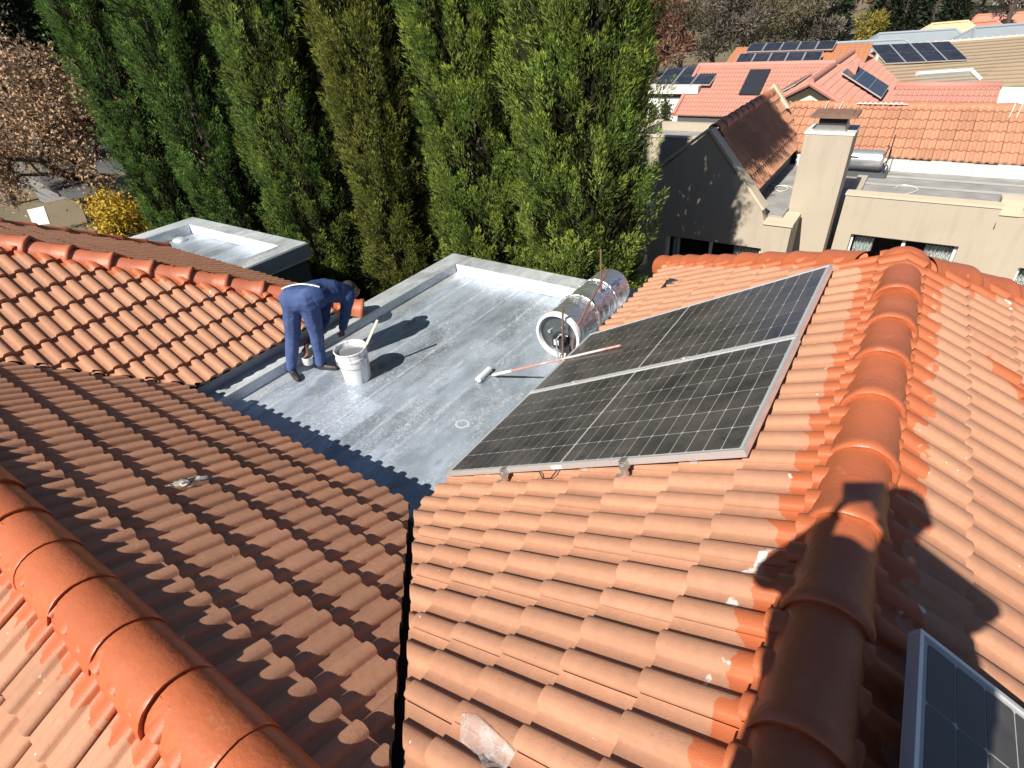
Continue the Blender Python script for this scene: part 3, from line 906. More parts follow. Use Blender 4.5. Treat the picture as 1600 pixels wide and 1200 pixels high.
# ---------------------------------------------------------------- bucket, stick, roller, pot, scraps
bc = on_z((560, 591), ZF+0.008)
bk = thing('paint_bucket', bc, 'large white paint bucket full of silver paint standing on the flat roof', 'bucket')
mb_ = NT('paint_dripped_bucket')
drip = mb_.ramp(mb_.noise(26, 3, 0.6, mb_.stretch(1, 1, 0.18)), 0.52, 0.60)
bcol = mb_.mix(mb_.math('MULTIPLY', drip, 0.75), (0.76, 0.77, 0.78), (0.40, 0.43, 0.46))
mb_.bump(mb_.noise(20, 3, 0.5, mb_.stretch(1, 1, 0.3)), 0.15, 0.005)
M_BUCKET = mb_.out(bcol, 0.28)
M_PAINT = simple('wet_silver_paint', (0.55, 0.58, 0.60), 0.22, 0.7, var=0.12)
b = MB(); b.lathe(bc, (0, 0, 1), [(0, 0), (0.145, 0.0), (0.150, 0.012), (0.172, 0.30), (0.180, 0.302), (0.180, 0.325), (0.174, 0.327), (0.177, 0.40), (0.170, 0.40), (0.160, 0.33), (0.155, 0.30)], 32)
b.build('body', M_BUCKET, bk, True)
b = MB(); b.lathe(bc, (0, 0, 1), [(0.170, 0.398), (0.184, 0.398), (0.187, 0.408), (0.182, 0.416), (0.172, 0.412), (0.168, 0.40)], 32); b.build('rim', M_BUCKET, bk, True)
b = MB(); b.lathe(bc, (0, 0, 1), [(0.166, 0.365), (0.10, 0.366), (0.0, 0.366)], 28); b.build('paint', M_PAINT, bk, True)
hp = [bc+Vector((0.183*math.cos(a), 0.183*math.sin(a)*1.0, 0.33-0.10*math.sin((a-R(-150))/R(170)*math.pi))) for a in [R(-150+170*i/16) for i in range(17)]]
b = MB(); b.tube(hp, 0.0035, 6); b.build('wire_handle', M_STEEL, bk, True)
st0 = bc+Vector((0.075, 0.11, 0.33)); st1 = at_dist((590, 500), math.hypot(bc.x+0.21, bc.y+0.26))
b = MB()
sd = (st1-st0).normalized(); ss = sd.cross(Vector((0, 1, 0))).normalized(); sn = sd.cross(ss)
Ms = Matrix((ss, sn, sd)).transposed().to_4x4(); Ms.translation = st0
b.box((-0.016, -0.006, -0.20), (0.016, 0.006, (st1-st0).length), Ms)
tag(b.build('stirring_stick', simple('paint_splashed_wood', (0.50, 0.45, 0.38), 0.7, var=0.3, scale=25), None, bevel=0.003), 'wooden stirring stick leaning out of the paint bucket', 'stick')

# roller with a long pole resting over the panel edge
rl0, rl1 = on_z((747, 594), ZF+0.045), on_z((765, 577), ZF+0.045)
pr = thing('paint_roller', (rl0+rl1)/2, 'white paint roller on a long pole lying across the flat roof and panel', 'paint roller')
b = MB(); ax = (rl1-rl0); c0 = (rl0+rl1)/2; ax.normalize()
b.lathe(c0-ax*0.125, ax, [(0, 0), (0.030, 0.0), (0.037, 0.006), (0.037, 0.244), (0.030, 0.25), (0, 0.25)], 20)
b.build('roller_sleeve', simple('paint_loaded_fleece', (0.70, 0.72, 0.74), 0.6, var=0.12, scale=40, bump=0.5), pr, True)
pe = on_plane((969, 540), PO+PN*0.015, PN)
pm_ = on_plane((905, 553), PO+PN*0.018, PN)
h0 = on_z((770, 586), ZF+0.06)
b = MB(); b.tube([c0-ax*0.13, c0-ax*0.165, c0-ax*0.165+(h0-c0).normalized()*0.05, h0-(pe-h0).normalized()*0.06, h0], 0.005, 6); b.build('wire_frame', M_STEEL, pr, True)
pd = pe-h0
b = MB(); b.tube([h0, h0+pd*0.18], 0.016, 10); b.build('handle_socket', M_WFRAME, pr, True)
polm = NT('paint_smeared_pole')
pc = polm.mix(polm.ramp(polm.noise(4, 4), 0.42, 0.6), (0.62, 0.56, 0.52), (0.52, 0.25, 0.21)); polm.out(pc, 0.45)
b = MB(); b.tube([h0+pd*0.16, h0+pd*0.6, pe], 0.0115, 10); b.build('pole', polm.m, pr, True)

# little paint pot in the worker's hand
pot = on_z((480, 561), ZF+0.16)
pt = thing('paint_pot', pot-Vector((0, 0, 0.06)), 'small white paint pot held low between the knees of the worker', 'paint pot')
b = MB(); b.lathe(pot-Vector((0, 0, 0.06)), (0.10, 0.05, 1), [(0, 0), (0.055, 0), (0.062, 0.01), (0.068, 0.10), (0.060, 0.10), (0.057, 0.05), (0, 0.05)], 20); b.build('body', M_BUCKET, pt, True)
b = MB(); b.tube([pot+Vector((0.0, 0.0, 0.0)), pot+Vector((0.01, 0.02, 0.12))], 0.012, 8); b.box((pot.x-0.035, pot.y-0.01, pot.z-0.02), (pot.x+0.035, pot.y+0.012, pot.z+0.03)); b.build('brush', simple('brush_wood', (0.40, 0.24, 0.13), 0.6), pt)

# crumpled scrap on the left slope
NL = Vector((0, SN, CS)); PL = Vector((-3.0, 1.745, -3.003))
sp = on_plane((300, 754), PL+NL*0.05, NL)
b = MB(); b.sphere((0, 0, 0), 1.0, 22, 14)
Us, Vs_ = Vector((1, 0, 0)), Vector((0, CS, -SN))
axr = (on_plane((326, 748), PL+NL*0.03, NL)-on_plane((277, 757), PL+NL*0.03, NL)).normalized(); axs = NL.cross(axr)
for i, v in enumerate(b.v):
    p = Vector(v)
    k = 1+0.55*mnoise.noise(p*1.9+Vector((3, 1, 7)))+0.30*mnoise.noise(p*4.3)
    b.v[i] = tuple(sp + axr*p.x*0.125*k + axs*p.y*0.040*k + NL*(p.z*0.034*k))
scr = NT('crumpled_white_plastic'); scc = scr.mix(scr.ramp(scr.noise(22, 3), 0.5, 0.56), (0.62, 0.60, 0.54), (0.05, 0.05, 0.06)); scr.out(scc, 0.5)
so = b.build('plastic_scrap', scr.m, None, False)
tag(so, 'crumpled black and white plastic scrap lying on the shaded left slope', 'scrap')

# strip of shiny film stuck to a tile in the foreground
NCn = Vector((-SN, 0, CS)); PC = Vector((XE, 0, z_center(XE)))
corn = [(724, 1119), (746, 1119), (766, 1136), (790, 1156), (810, 1177), (806, 1204), (778, 1200), (752, 1197), (740, 1172), (715, 1153)]
pts = [on_plane(c, PC+NCn*0.058, NCn) for c in corn]
prf = tile_profile(7)
def drape(q):
    x = (7.15-q.y) % 0.15+0.0; v = ((q.x-XE)/CS) % GA
    hh_ = 0
    for (xa, ha), (xb, hb) in zip(prf, prf[1:]):
        if xa <= x <= xb and xb > xa: hh_ = ha+(hb-ha)*(x-xa)/(xb-xa); break
    base_ = q-NCn*((q-PC).dot(NCn))
    return base_+NCn*(hh_*0.85+0.045*(1-v/TL)+0.004)
cc = sum(pts, Vector((0, 0, 0)))/len(pts)
b = MB(); ringn = 7; vsq = []
for k in range(ringn+1):
    t = k/ringn
    for p in pts:
        q = cc+(p-cc)*t
        q = drape(q) + NCn*(0.003*mnoise.noise(q*22)+0.002*mnoise.noise(q*55))
        vsq.append(q)
m_ = len(pts); fq = []
for k in range(ringn):
    for i in range(m_):
        j = (i+1) % m_
        fq.append((k*m_+i, k*m_+j, (k+1)*m_+j, (k+1)*m_+i))
b.add(vsq, fq)
film = NT('silver_film'); fcol = film.mix(film.noise(14, 4), (0.62, 0.52, 0.47), (0.85, 0.83, 0.80)); film.bump(film.noise(40, 4), 0.6, 0.01)
film.out(fcol, 0.12, 0.0, 1.0); film.t.links.new(film.math('MULTIPLY_ADD', film.ramp(film.noise(16, 4, 0.6), 0.45, 0.75), 0.45, 0.16), film.bsdf.inputs['Alpha'])
fo = b.build('film_scrap', film.m, None, True)
sol = fo.modifiers.new('thickness', 'SOLIDIFY'); sol.thickness = 0.0008
tag(fo, 'torn strip of shiny silver film stuck on a tile at the bottom edge', 'film')

# ---------------------------------------------------------------- people
def chains_mesh(name, chains, voxel, mat, parent, smooth_it=6, wr=0.0, wscale=9.0, extra=None):
    """chains: lists of (point, radius); all are fused into one continuous surface"""
    b = MB()
    for ch in chains:
        for k in range(len(ch)-1):
            (p, r), (q, s) = ch[k], ch[k+1]
            p, q = Vector(p), Vector(q); L = (q-p).length
            n = max(2, int(L/(min(r, s)*0.45))+1)
            for i in range(n+1):
                t = i/n
                b.sphere(p.lerp(q, t), r+(s-r)*t, 10, 6)
    me = bpy.data.meshes.new(name+'_raw'); me.from_pydata(b.v, [], b.f)
    tmp = bpy.data.objects.new(name+'_raw', me); COL.objects.link(tmp)
    rm = tmp.modifiers.new('r', 'REMESH'); rm.mode = 'VOXEL'; rm.voxel_size = voxel
    sm = tmp.modifiers.new('s', 'SMOOTH'); sm.factor = 0.6; sm.iterations = smooth_it
    dg = bpy.context.evaluated_depsgraph_get(); dg.update()
    me2 = bpy.data.meshes.new_from_object(tmp.evaluated_get(dg))
    bpy.data.objects.remove(tmp); bpy.data.meshes.remove(me)
    me2.name = name
    L = root_loc(parent)
    n = len(me2.vertices); co = np.empty(n*3, np.float32); me2.vertices.foreach_get('co', co)
    co = co.reshape(-1, 3)
    if wr > 0:
        no = np.empty(n*3, np.float32); me2.vertices.foreach_get('normal', no); no = no.reshape(-1, 3)
        w = np.array([mnoise.noise(Vector((float(p[0])*wscale, float(p[1])*wscale, float(p[2])*wscale*1.1)))*0.7 + 0.5*mnoise.noise(Vector((float(p[0])*wscale*2.1, float(p[1])*wscale*2.1, float(p[2])*wscale*2.0))) for p in co])
        co = co + no*(w*wr)[:, None]
    co = co - np.array(L)
    me2.vertices.foreach_set('co', co.astype(np.float32).ravel())
    me2.materials.clear(); me2.materials.append(mat)
    me2.update()
    return link_mesh(name, me2, mat, parent, True)

def lerp(a, b, t): return Vector(a).lerp(Vector(b), t)

def hand_chains(w, d, spread, curl, s=1.0):
    """palm and five fingers; w wrist, d pointing to the knuckles, spread across the palm, curl towards the palm side"""
    w, d, sp, cu = Vector(w), Vector(d).normalized(), Vector(spread).normalized(), Vector(curl).normalized()
    ch = []
    for k, (off, ln) in enumerate(((-0.030, 0.062), (-0.010, 0.074), (0.010, 0.070), (0.029, 0.054))):
        base = w+d*0.085*s+sp*off*s
        ch.append([(w+d*0.015*s+sp*off*0.6*s, 0.016*s), (base, 0.013*s)])
        m1 = base+d*ln*0.5*s+cu*ln*0.18*s; m2 = m1+d*ln*0.28*s+cu*ln*0.34*s; m3 = m2+d*ln*0.02*s+cu*ln*0.30*s
        ch.append([(base, 0.0105*s), (m1, 0.0095*s), (m2, 0.009*s), (m3, 0.008*s)])
    tb = w+d*0.03*s-sp*0.026*s
    ch.append([(tb, 0.014*s), (tb+d*0.03*s-sp*0.026*s+cu*0.012*s, 0.011*s), (tb+d*0.055*s-sp*0.024*s+cu*0.034*s, 0.009*s)])
    return ch

M_SKIN = simple('dark_brown_skin', (0.105, 0.055, 0.037), 0.5, var=0.1)
M_SKIN2 = simple('tanned_skin', (0.34, 0.18, 0.12), 0.5, var=0.1)
def cloth(name, col, fade):
    m = NT(name)
    c = m.mix(m.noise(5, 4), tuple(x*0.75 for x in col), tuple(x*1.25 for x in col))
    c = m.mix(m.math('MULTIPLY', m.ramp(m.noise(3.2, 4), 0.52, 0.72), 0.6), c, fade)
    m.bump(m.math('ADD', m.noise(11, 3, 0.5, m.stretch(1, 1, 1.8), 0.8), m.math('MULTIPLY', m.noise(260, 2), 0.12)), 0.6, 0.02)
    return m.out(c, 0.85, spec=0.2)
M_TROUSER = cloth('faded_blue_work_trousers', (0.062, 0.098, 0.235), (0.16, 0.20, 0.30))
M_JACKET = cloth('navy_work_jacket', (0.030, 0.056, 0.150), (0.050, 0.080, 0.180))
M_SHOE = simple('black_work_boot', (0.022, 0.020, 0.020), 0.55, var=0.3, scale=20)
M_HAIR = simple('short_black_hair', (0.03, 0.026, 0.024), 0.8, var=0.3, scale=60, bump=0.6)

# worker bent double over the parapet edge
aL, aR = Vector((-5.33, 2.83, ZF+0.09)), Vector((-5.11, 3.09, ZF+0.09))
kL, kR = Vector((-5.27, 2.955, ZF+0.50)), Vector((-5.02, 3.10, ZF+0.50))
hL, hR = Vector((-5.13, 2.985, ZF+0.90)), Vector((-4.95, 3.075, ZF+0.89))
pel = (hL+hR)/2 + Vector((0.0, 0.0, 0.06))
sho = Vector((-4.96, 3.46, ZF+0.875)); fwd_t = (sho-pel); fwd_t.normalize()
latr = Vector((hR.x-hL.x, hR.y-hL.y, 0)).normalized()
latr = Vector((0.80, 0.50, 0)).normalized()
sL, sR = sho-latr*0.17+Vector((-0.02, 0.06, 0)), sho+latr*0.15+Vector((0, -0.03, -0.04))
wk = thing('person', ((aL+aR)/2).xy.to_3d()+Vector((0, 0, ZF)), 'worker in blue overalls bent double, painting the edge of the flat roof', 'person')
head = Vector((-5.00, 3.70, ZF+0.80))
neck = sho+Vector((-0.01, 0.10, -0.01))
elR = Vector((-4.98, 3.50, ZF+0.55)); haR = Vector((-5.14, 3.52, ZF+0.30))
elL = Vector((-5.20, 3.38, ZF+0.52)); haL = pot+Vector((0.02, 0.03, 0.125))
headdir = Vector((-0.18, 0.62, -0.76)).normalized()
torso = []
for o_, rr in ((-0.085, 0.098), (0.0, 0.115), (0.085, 0.098)):
    torso.append([(pel+latr*o_*0.95, rr*1.02), (lerp(pel, sho, 0.35)+latr*o_+Vector((0, 0, 0.045)), rr*0.98), (lerp(pel, sho, 0.7)+latr*o_*1.1+Vector((0, 0, 0.055)), rr), (sho+latr*o_*1.05, rr*0.85)])
legs = [[(hL, 0.095), (lerp(hL, kL, 0.5), 0.080), (kL, 0.066), (lerp(kL, aL, 0.35), 0.060), (aL, 0.043)],
        [(hR, 0.095), (lerp(hR, kR, 0.5), 0.080), (kR, 0.066), (lerp(kR, aR, 0.35), 0.060), (aR, 0.043)]]
arms = [[(sL, 0.062), (elL, 0.044), (haL+Vector((0, 0, 0.05)), 0.028)], [(sR, 0.062), (elR, 0.044), (haR, 0.028)]]
hd = [[(sho, 0.06), (neck, 0.055), (lerp(neck, head, 0.5), 0.055)], [(head-headdir*0.045, 0.088), (head+headdir*0.055, 0.072)],
      [(head+headdir*0.09+Vector((-0.05, 0.05, -0.02)), 0.030), (head+headdir*0.02+Vector((-0.06, 0.055, 0)), 0.026)],
      [(head+latr*0.083, 0.020), (head+latr*0.088+headdir*0.02, 0.016)], [(head-latr*0.083, 0.020), (head-latr*0.088+headdir*0.02, 0.016)],
      [(head+headdir*0.03+Vector((-0.035, 0.075, -0.055)), 0.016), (head+headdir*0.05+Vector((-0.04, 0.085, -0.07)), 0.013)]]
body = torso + legs + arms + hd + hand_chains(haL+Vector((0, 0, 0.05)), (0.0, -0.2, -1), (1, 0.3, 0), (-0.2, -1, 0), 0.95) + hand_chains(haR, (-0.45, 0.1, -0.9), (0.6, 0.8, 0), (-1, 0.2, 0.1), 0.95)
chains_mesh('body', body, 0.011, M_SKIN, wk, 4)
def puff(ch, k, add): return [(p, r*k+add) for p, r in ch]
tr = [puff(l, 1.0, 0.022) for l in legs]
for l in tr: l[-1] = (l[-1][0]+Vector((0, 0, 0.015)), 0.062); l[-2] = (l[-2][0], 0.080)
tr += [[(pel+latr*o_*0.8, 0.138), (lerp(pel, sho, 0.22)+latr*o_*0.8+Vector((0, 0, 0.03)), 0.134)] for o_ in (-0.10, 0, 0.10)]
tr += [[(hL, 0.120), (pel-latr*0.06, 0.138)], [(hR, 0.120), (pel+latr*0.06, 0.138)]]
chains_mesh('trousers', tr, 0.012, M_TROUSER, wk, 5, 0.011, 6.5)
jk = [[(lerp(p_, q_, 0.0), r_) for p_, q_, r_ in ()]]
jk = [puff([(lerp(pel, sho, 0.20)+latr*o_*1.05+Vector((0, 0, 0.03)), 0.122)] + t_[1:], 1.0, 0.024) for t_, o_ in zip(torso, (-0.11, 0, 0.11))]
jk += [[(sL, 0.085), (lerp(sL, elL, 0.5), 0.075), (elL, 0.064), (lerp(elL, haL, 0.75), 0.048)], [(sR, 0.085), (lerp(sR, elR, 0.5), 0.075), (elR, 0.064), (lerp(elR, haR, 0.78), 0.048)], [(sho, 0.085), (neck, 0.072)]]
chains_mesh('jacket', jk, 0.012, M_JACKET, wk, 5, 0.012, 6.5)
for nm, a_, d_ in (('L', aL, Vector((0.75, -0.25, 0))), ('R', aR, Vector((0.80, 0.30, 0)))):
    d_ = d_.normalized()
    chains_mesh('boot', [[(a_+Vector((0, 0, 0.03)), 0.058), (a_-Vector((0, 0, 0.035)), 0.054)], [(a_-d_*0.03-Vector((0, 0, 0.05)), 0.045), (a_+d_*0.15-Vector((0, 0, 0.055)), 0.042), (a_+d_*0.19-Vector((0, 0, 0.058)), 0.034)]], 0.011, M_SHOE, wk, 3)
chains_mesh('hair', [[(head-headdir*0.062, 0.088), (head-headdir*0.02+Vector((0, -0.012, 0.022)), 0.086)]], 0.011, M_HAIR, wk, 3)
# white belt line and hip pocket flap
bl = []
for i in range(9):
    t = -0.5+i/8.0
    c_ = lerp(pel, sho, 0.16)+latr*(t*0.42)+Vector((0, 0, 0.02))
    bl.append(c_+Vector((0.01, -0.02, 0.166*math.cos(t*1.5)))) 
b = MB(); b.tube(bl, 0.009, 6); b.build('belt', M_WFRAME, wk, True)

# the photographer, whose shadow falls along the ridge
fl, fr = Vector((-0.02, -0.30, z_center(-0.02)+0.035)), Vector((0.56, -0.28, z_center(0.56)+0.035))
ph = thing('person', (0.27, -0.30, ZR), 'photographer standing astride the red ridge holding up a phone, seen only as a shadow', 'person')
ank1, ank2 = fl+Vector((0, -0.03, 0.09)), fr+Vector((0, -0.03, 0.09))
kn1, kn2 = Vector((-0.02, -0.27, -1.18)), Vector((0.44, -0.27, -1.18))
hp1, hp2 = Vector((0.05, -0.38, -0.74)), Vector((0.31, -0.38, -0.74))
pv = Vector((0.18, -0.38, -0.68)); ch_ = Vector((0.13, -0.36, -0.16)); sc_ = Vector((0.10, -0.32, 0.05))
s1, s2 = Vector((-0.02, -0.31, 0.02)), Vector((0.235, -0.31, -0.03))
e1, e2 = Vector((-0.20, -0.20, -0.22)), Vector((0.43, -0.12, -0.12))
w1, w2 = Vector((-0.085, -0.09, -0.015)), Vector((0.12, -0.07, 0.03))
hc = Vector((0.090, -0.25, 0.295))
lt = Vector((1, 0, 0))
leg2 = [[(hp1, 0.115), (lerp(hp1, kn1, .5), 0.092), (kn1, 0.068), (lerp(kn1, ank1, .35), 0.062), (ank1, 0.045)], [(hp2, 0.115), (lerp(hp2, kn2, .5), 0.092), (kn2, 0.068), (lerp(kn2, ank2, .35), 0.062), (ank2, 0.045)]]
tor2 = [[(pv+lt*o_, 0.12), (lerp(pv, ch_, .5)+lt*o_, 0.12), (ch_+lt*o_*1.2, 0.13), (sc_+lt*o_*1.15, 0.085)] for o_ in (-0.12, 0, 0.12)]
arm2 = [[(s1, 0.068), (e1, 0.050), (w1, 0.032)], [(s2, 0.068), (e2, 0.050), (w2, 0.032)]]
hd2 = [[(sc_, 0.065), (lerp(sc_, hc, 0.5), 0.06)], [(hc+Vector((0, -0.01, 0.025)), 0.092), (hc+Vector((0, 0.03, -0.055)), 0.070)], [(hc+Vector((0, 0.085, -0.01)), 0.016), (hc+Vector((0, 0.098, -0.03)), 0.017)],
       [(hc+Vector((0.088, 0, 0.0)), 0.018), (hc+Vector((0.09, -0.008, 0.025)), 0.016)], [(hc+Vector((-0.088, 0, 0.0)), 0.018), (hc+Vector((-0.09, -0.008, 0.025)), 0.016)]]
PHC = Vector((0.0, -0.012, 0.0)) - DOWN*0.100 - FWD*0.030      # phone centre, just behind the lens
hands2 = hand_chains(w1, (PHC-RIGHT*0.062-w1), (0.3, 0.3, 1), (1, 0.1, 0.1), 0.95) + hand_chains(w2, (PHC+RIGHT*0.075-w2), (0.3, 0.3, 1), (-1, 0.1, 0.1), 0.95)
chains_mesh('body', leg2+tor2+arm2+hd2+hands2, 0.012, M_SKIN2, ph, 4)
t2 = [puff(l, 1.06, 0.022) for l in leg2] + [[(pv+lt*o_, 0.142), (lerp(pv, ch_, 0.25)+lt*o_, 0.138)] for o_ in (-0.12, 0, 0.12)]
for l in t2[:2]: l[-1] = (l[-1][0], 0.07)
chains_mesh('trousers', t2, 0.014, simple('grey_trousers', (0.10, 0.10, 0.11), 0.9), ph, 4, 0.010)
sh2 = [puff([(lerp(pv, ch_, .12)+lt*o_, 0.128)]+t_[1:], 1.0, 0.020) for t_, o_ in zip(tor2, (-0.12, 0, 0.12))]
sh2 += [[(s1, 0.092), (lerp(s1, e1, .6), 0.078)], [(s2, 0.092), (lerp(s2, e2, .6), 0.078)]]
chains_mesh('shirt', sh2, 0.014, simple('khaki_shirt', (0.22, 0.19, 0.13), 0.9), ph, 4, 0.010)
for a_ in (ank1, ank2):
    chains_mesh('shoe', [[(a_, 0.055), (a_-Vector((0, 0, 0.045)), 0.05)], [(a_+Vector((0, -0.03, -0.055)), 0.042), (a_+Vector((0, 0.17, -0.06)), 0.036)]], 0.012, M_SHOE, ph, 3)
chains_mesh('hair', [[(hc+Vector((0, -0.03, 0.04)), 0.094), (hc+Vector((0, -0.01, 0.045)), 0.093)]], 0.012, M_HAIR, ph, 3)
pho = thing('phone', PHC, 'phone held sideways in front of the face of the photographer', 'phone')
Mp = Matrix((RIGHT, -DOWN, -FWD)).transposed().to_4x4(); Mp.translation = PHC
b = MB(); b.box((-0.080, -0.039, -0.004), (0.080, 0.039, 0.005), Mp); b.build('case', M_BLACK, pho, bevel=0.003)

# ---------------------------------------------------------------- neighbouring beige house
nb = thing('beige_house', (-0.5, 14.0, GZ), 'beige plastered house with gable, square chimney and orange tile roof behind the red hip', 'house')
def wall_xz(name, parent, mat, y, th, outline_boxes):
    b = MB()
    for (x0, z0, x1, z1) in outline_boxes: b.box((x0, y, z0), (x1, y+th, z1))
    return b.build(name, mat, parent)

def window(parent, x0, x1, z0, z1, y, mull=(0.5,), curtains=((0, 0.2), (0.72, 1.0)), depth=0.12):
    w = MB(); f = 0.05
    yy = y+depth
    w.box((x0, yy, z0), (x0+f, yy+0.05, z1)); w.box((x1-f, yy, z0), (x1, yy+0.05, z1))
    w.box((x0+f, yy, z1-f), (x1-f, yy+0.05, z1)); w.box((x0+f, yy, z0), (x1-f, yy+0.05, z0+f))
    for k in mull:
        xm = x0+(x1-x0)*k; w.box((xm-0.03, yy-0.003, z0+f), (xm+0.03, yy+0.053, z1-f))
    win = w.build('window', M_WFRAME, parent)
    g = MB(); g.box((x0+f, yy+0.022, z0+f), (x1-f, yy+0.028, z1-f)); g.build('pane', M_GLASS, win)
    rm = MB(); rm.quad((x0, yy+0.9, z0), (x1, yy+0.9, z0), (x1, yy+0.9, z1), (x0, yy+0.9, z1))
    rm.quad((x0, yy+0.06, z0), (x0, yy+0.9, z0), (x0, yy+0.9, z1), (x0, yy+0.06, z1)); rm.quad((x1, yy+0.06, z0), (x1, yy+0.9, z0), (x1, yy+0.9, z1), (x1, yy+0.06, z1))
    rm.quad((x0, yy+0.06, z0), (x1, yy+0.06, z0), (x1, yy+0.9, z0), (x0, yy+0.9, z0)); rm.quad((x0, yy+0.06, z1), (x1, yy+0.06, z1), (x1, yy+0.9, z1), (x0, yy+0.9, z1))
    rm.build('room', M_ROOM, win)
    for (a, c) in curtains:
        cb = MB(); n = 28; xa, xb = x0+f+(x1-x0-2*f)*a, x0+f+(x1-x0-2*f)*c
        for i in range(n):
            u0, u1 = i/n, (i+1)/n
            q0, q1 = (xa+(xb-xa)*u0, yy+0.14+0.035*math.sin(u0*38*(xb-xa)/0.4)), (xa+(xb-xa)*u1, yy+0.14+0.035*math.sin(u1*38*(xb-xa)/0.4))
            top0 = z1-0.10-0.03*abs(math.sin(u0*19*(xb-xa)/0.4)); top1 = z1-0.10-0.03*abs(math.sin(u1*19*(xb-xa)/0.4))
            cb.quad((q0[0], q0[1], z0), (q1[0], q1[1], z0), (q1[0], q1[1], top1), (q0[0], q0[1], top0))
        cb.build('curtain', M_CURTAIN, win, True)
    return win

# gable wall, shaded by the cypress
gp = [(-5.3, GZ), (-5.3, -3.82), (-4.83, -3.44), (-4.17, -2.98), (-3.67, -2.57), (-3.30, -2.24), (-2.75, -2.88), (-2.08, -3.62), (-1.98, -3.86), (-1.47, -3.90), (-1.47, GZ)]
YG = 11.5
b = MB()
def gable_top(x):
    for i in range(1, len(gp)-2):
        (xa, za), (xb, zb_) = gp[i], gp[i+1]
        if xa <= x <= xb and xb > xa: return za+(zb_-za)*(x-xa)/(xb-xa)
    return -3.9
wx0, wx1, wz0, wz1 = -3.95, -1.94, -5.75, -4.40
b.prism([(-5.3, GZ), (-5.3, -3.82), (-4.83, -3.44), (-4.17, -2.98), (wx0, gable_top(wx0)), (wx0, GZ)], 'y', YG, YG+0.25)
b.prism([(wx0, wz1), (wx0, gable_top(wx0)), (-3.67, -2.57), (-3.30, -2.24), (-2.75, -2.88), (-2.08, -3.62), (-1.98, -3.86), (wx1, gable_top(wx1)), (wx1, wz1)], 'y', YG, YG+0.25)
b.box((wx0, YG, GZ), (wx1, YG+0.25, wz0))
b.prism([(wx1, GZ), (wx1, gable_top(wx1)), (-1.47, -3.90), (-1.47, GZ)], 'y', YG, YG+0.25)
b.build('gable_wall', M_PLASTER, nb)
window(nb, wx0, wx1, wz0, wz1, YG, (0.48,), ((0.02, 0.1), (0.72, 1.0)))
b = MB()
def slope_box(b, p, q, w0, w1, up):
    """bar along p-q (x,z pairs) in y range"""
    d = Vector((q[0]-p[0], 0, q[1]-p[1])).normalized(); n = Vector((-d.z, 0, d.x))
    if n.z < 0: n = -n
    P, Q = Vector((p[0], 0, p[1])), Vector((q[0], 0, q[1]))
    vs = []
    for y in (w0, w1):
        for pt in (P, Q, Q+n*up, P+n*up): vs.append((pt.x, y, pt.z))
    b.add(vs, [(0, 1, 2, 3), (7, 6, 5, 4), (0, 4, 5, 1), (1, 5, 6, 2), (2, 6, 7, 3), (3, 7, 4, 0)])
for p, q in (((-4.83, -3.44), (-3.30, -2.235)), ((-3.30, -2.235), (-2.06, -3.63))):
    slope_box(b, p, q, YG-0.03, YG+0.30, 0.05)
b.box((-2.0, YG-0.03, -3.895), (-1.45, YG+0.75, -3.84))
b.build('coping', M_COPING, nb)
# second coping and verge on the left side of the gable
b = MB(); slope_box(b, (-5.6, -3.95), (-3.9, -2.86), YG+0.55, YG+0.85, 0.07); b.build('coping', M_COPING, nb)
for lo, hi in (((-1.72, YG+0.25, GZ), (-1.47, 13.0, -3.90)), ((-5.3, YG+0.25, GZ), (-5.1, 17, -3.85))):
    b = MB(); b.box(lo, hi); b.build('side_wall', M_PLASTER, nb)
b = MB(); b.box((-2.1, YG+0.2, -3.895), (-1.50, 12.35, -3.86)); b.build('parapet', M_COPING, nb)
# chimney
b = MB(); b.box((-1.73, 12.4, GZ), (-0.90, 13.2, -2.40)); ch = b.build('chimney', M_PLASTER, nb, bevel=0.015)
b = MB(); b.box((-1.745, 12.39, -2.398), (-0.885, 13.21, -2.35)); b.build('chimney_cap', M_WPAINT, ch, bevel=0.01)
b = MB(); b.prism([(-1.62, -2.348), (-1.05, -2.348), (-1.10, -2.25), (-1.57, -2.25)], 'y', 12.50, 13.08); b.build('flue_base', M_STEEL, ch)
b = MB(); b.box((-1.55, 12.54, -2.25), (-1.08, 13.04, -2.12)); b.build('flue', M_BLACK, ch)
b = MB(); b.box((-1.70, 12.44, -2.12), (-0.93, 13.14, -2.07)); b.box((-1.60, 12.5, -2.07), (-1.02, 13.08, -2.055)); b.build('cowl_lid', M_RUST, ch)
# facade with a wide window
YF = 13.0
wall_xz('facade', nb, M_PLASTER, YF, 0.25, [(-0.80, GZ, -0.51, -3.62), (1.32, GZ, 1.70, -3.62), (-0.51, -4.39, 1.32, -3.62), (-0.51, GZ, 1.32, -5.8)])
window(nb, -0.51, 1.32, -5.8, -4.39, YF, (0.52,), ((0.02, 0.22), (0.74, 1.0)))
b = MB(); b.box((-0.815, YF-0.02, -3.618), (1.72, YF+0.27, -3.575)); b.build('coping', M_COPING, nb)
for lo, hi in (((-0.80, YF+0.25, GZ), (-0.60, 15.8, -3.75)), ((1.45, YF+0.25, GZ), (1.70, 13.6, -3.70))):
    b = MB(); b.box(lo, hi); b.build('side_wall', M_PLASTER, nb)
YR = 13.6
wall_xz('side_facade', nb, M_PLASTER, YR, 0.25, [(1.70, GZ, 2.42, -3.90), (2.42, -4.86, 3.9, -3.90), (3.9, GZ, 6.5, -3.90), (2.42, GZ, 3.9, -5.9)])
window(nb, 2.42, 3.9, -5.9, -4.86, YR, (0.5,), ((0.02, 0.3), (0.7, 1.0)))
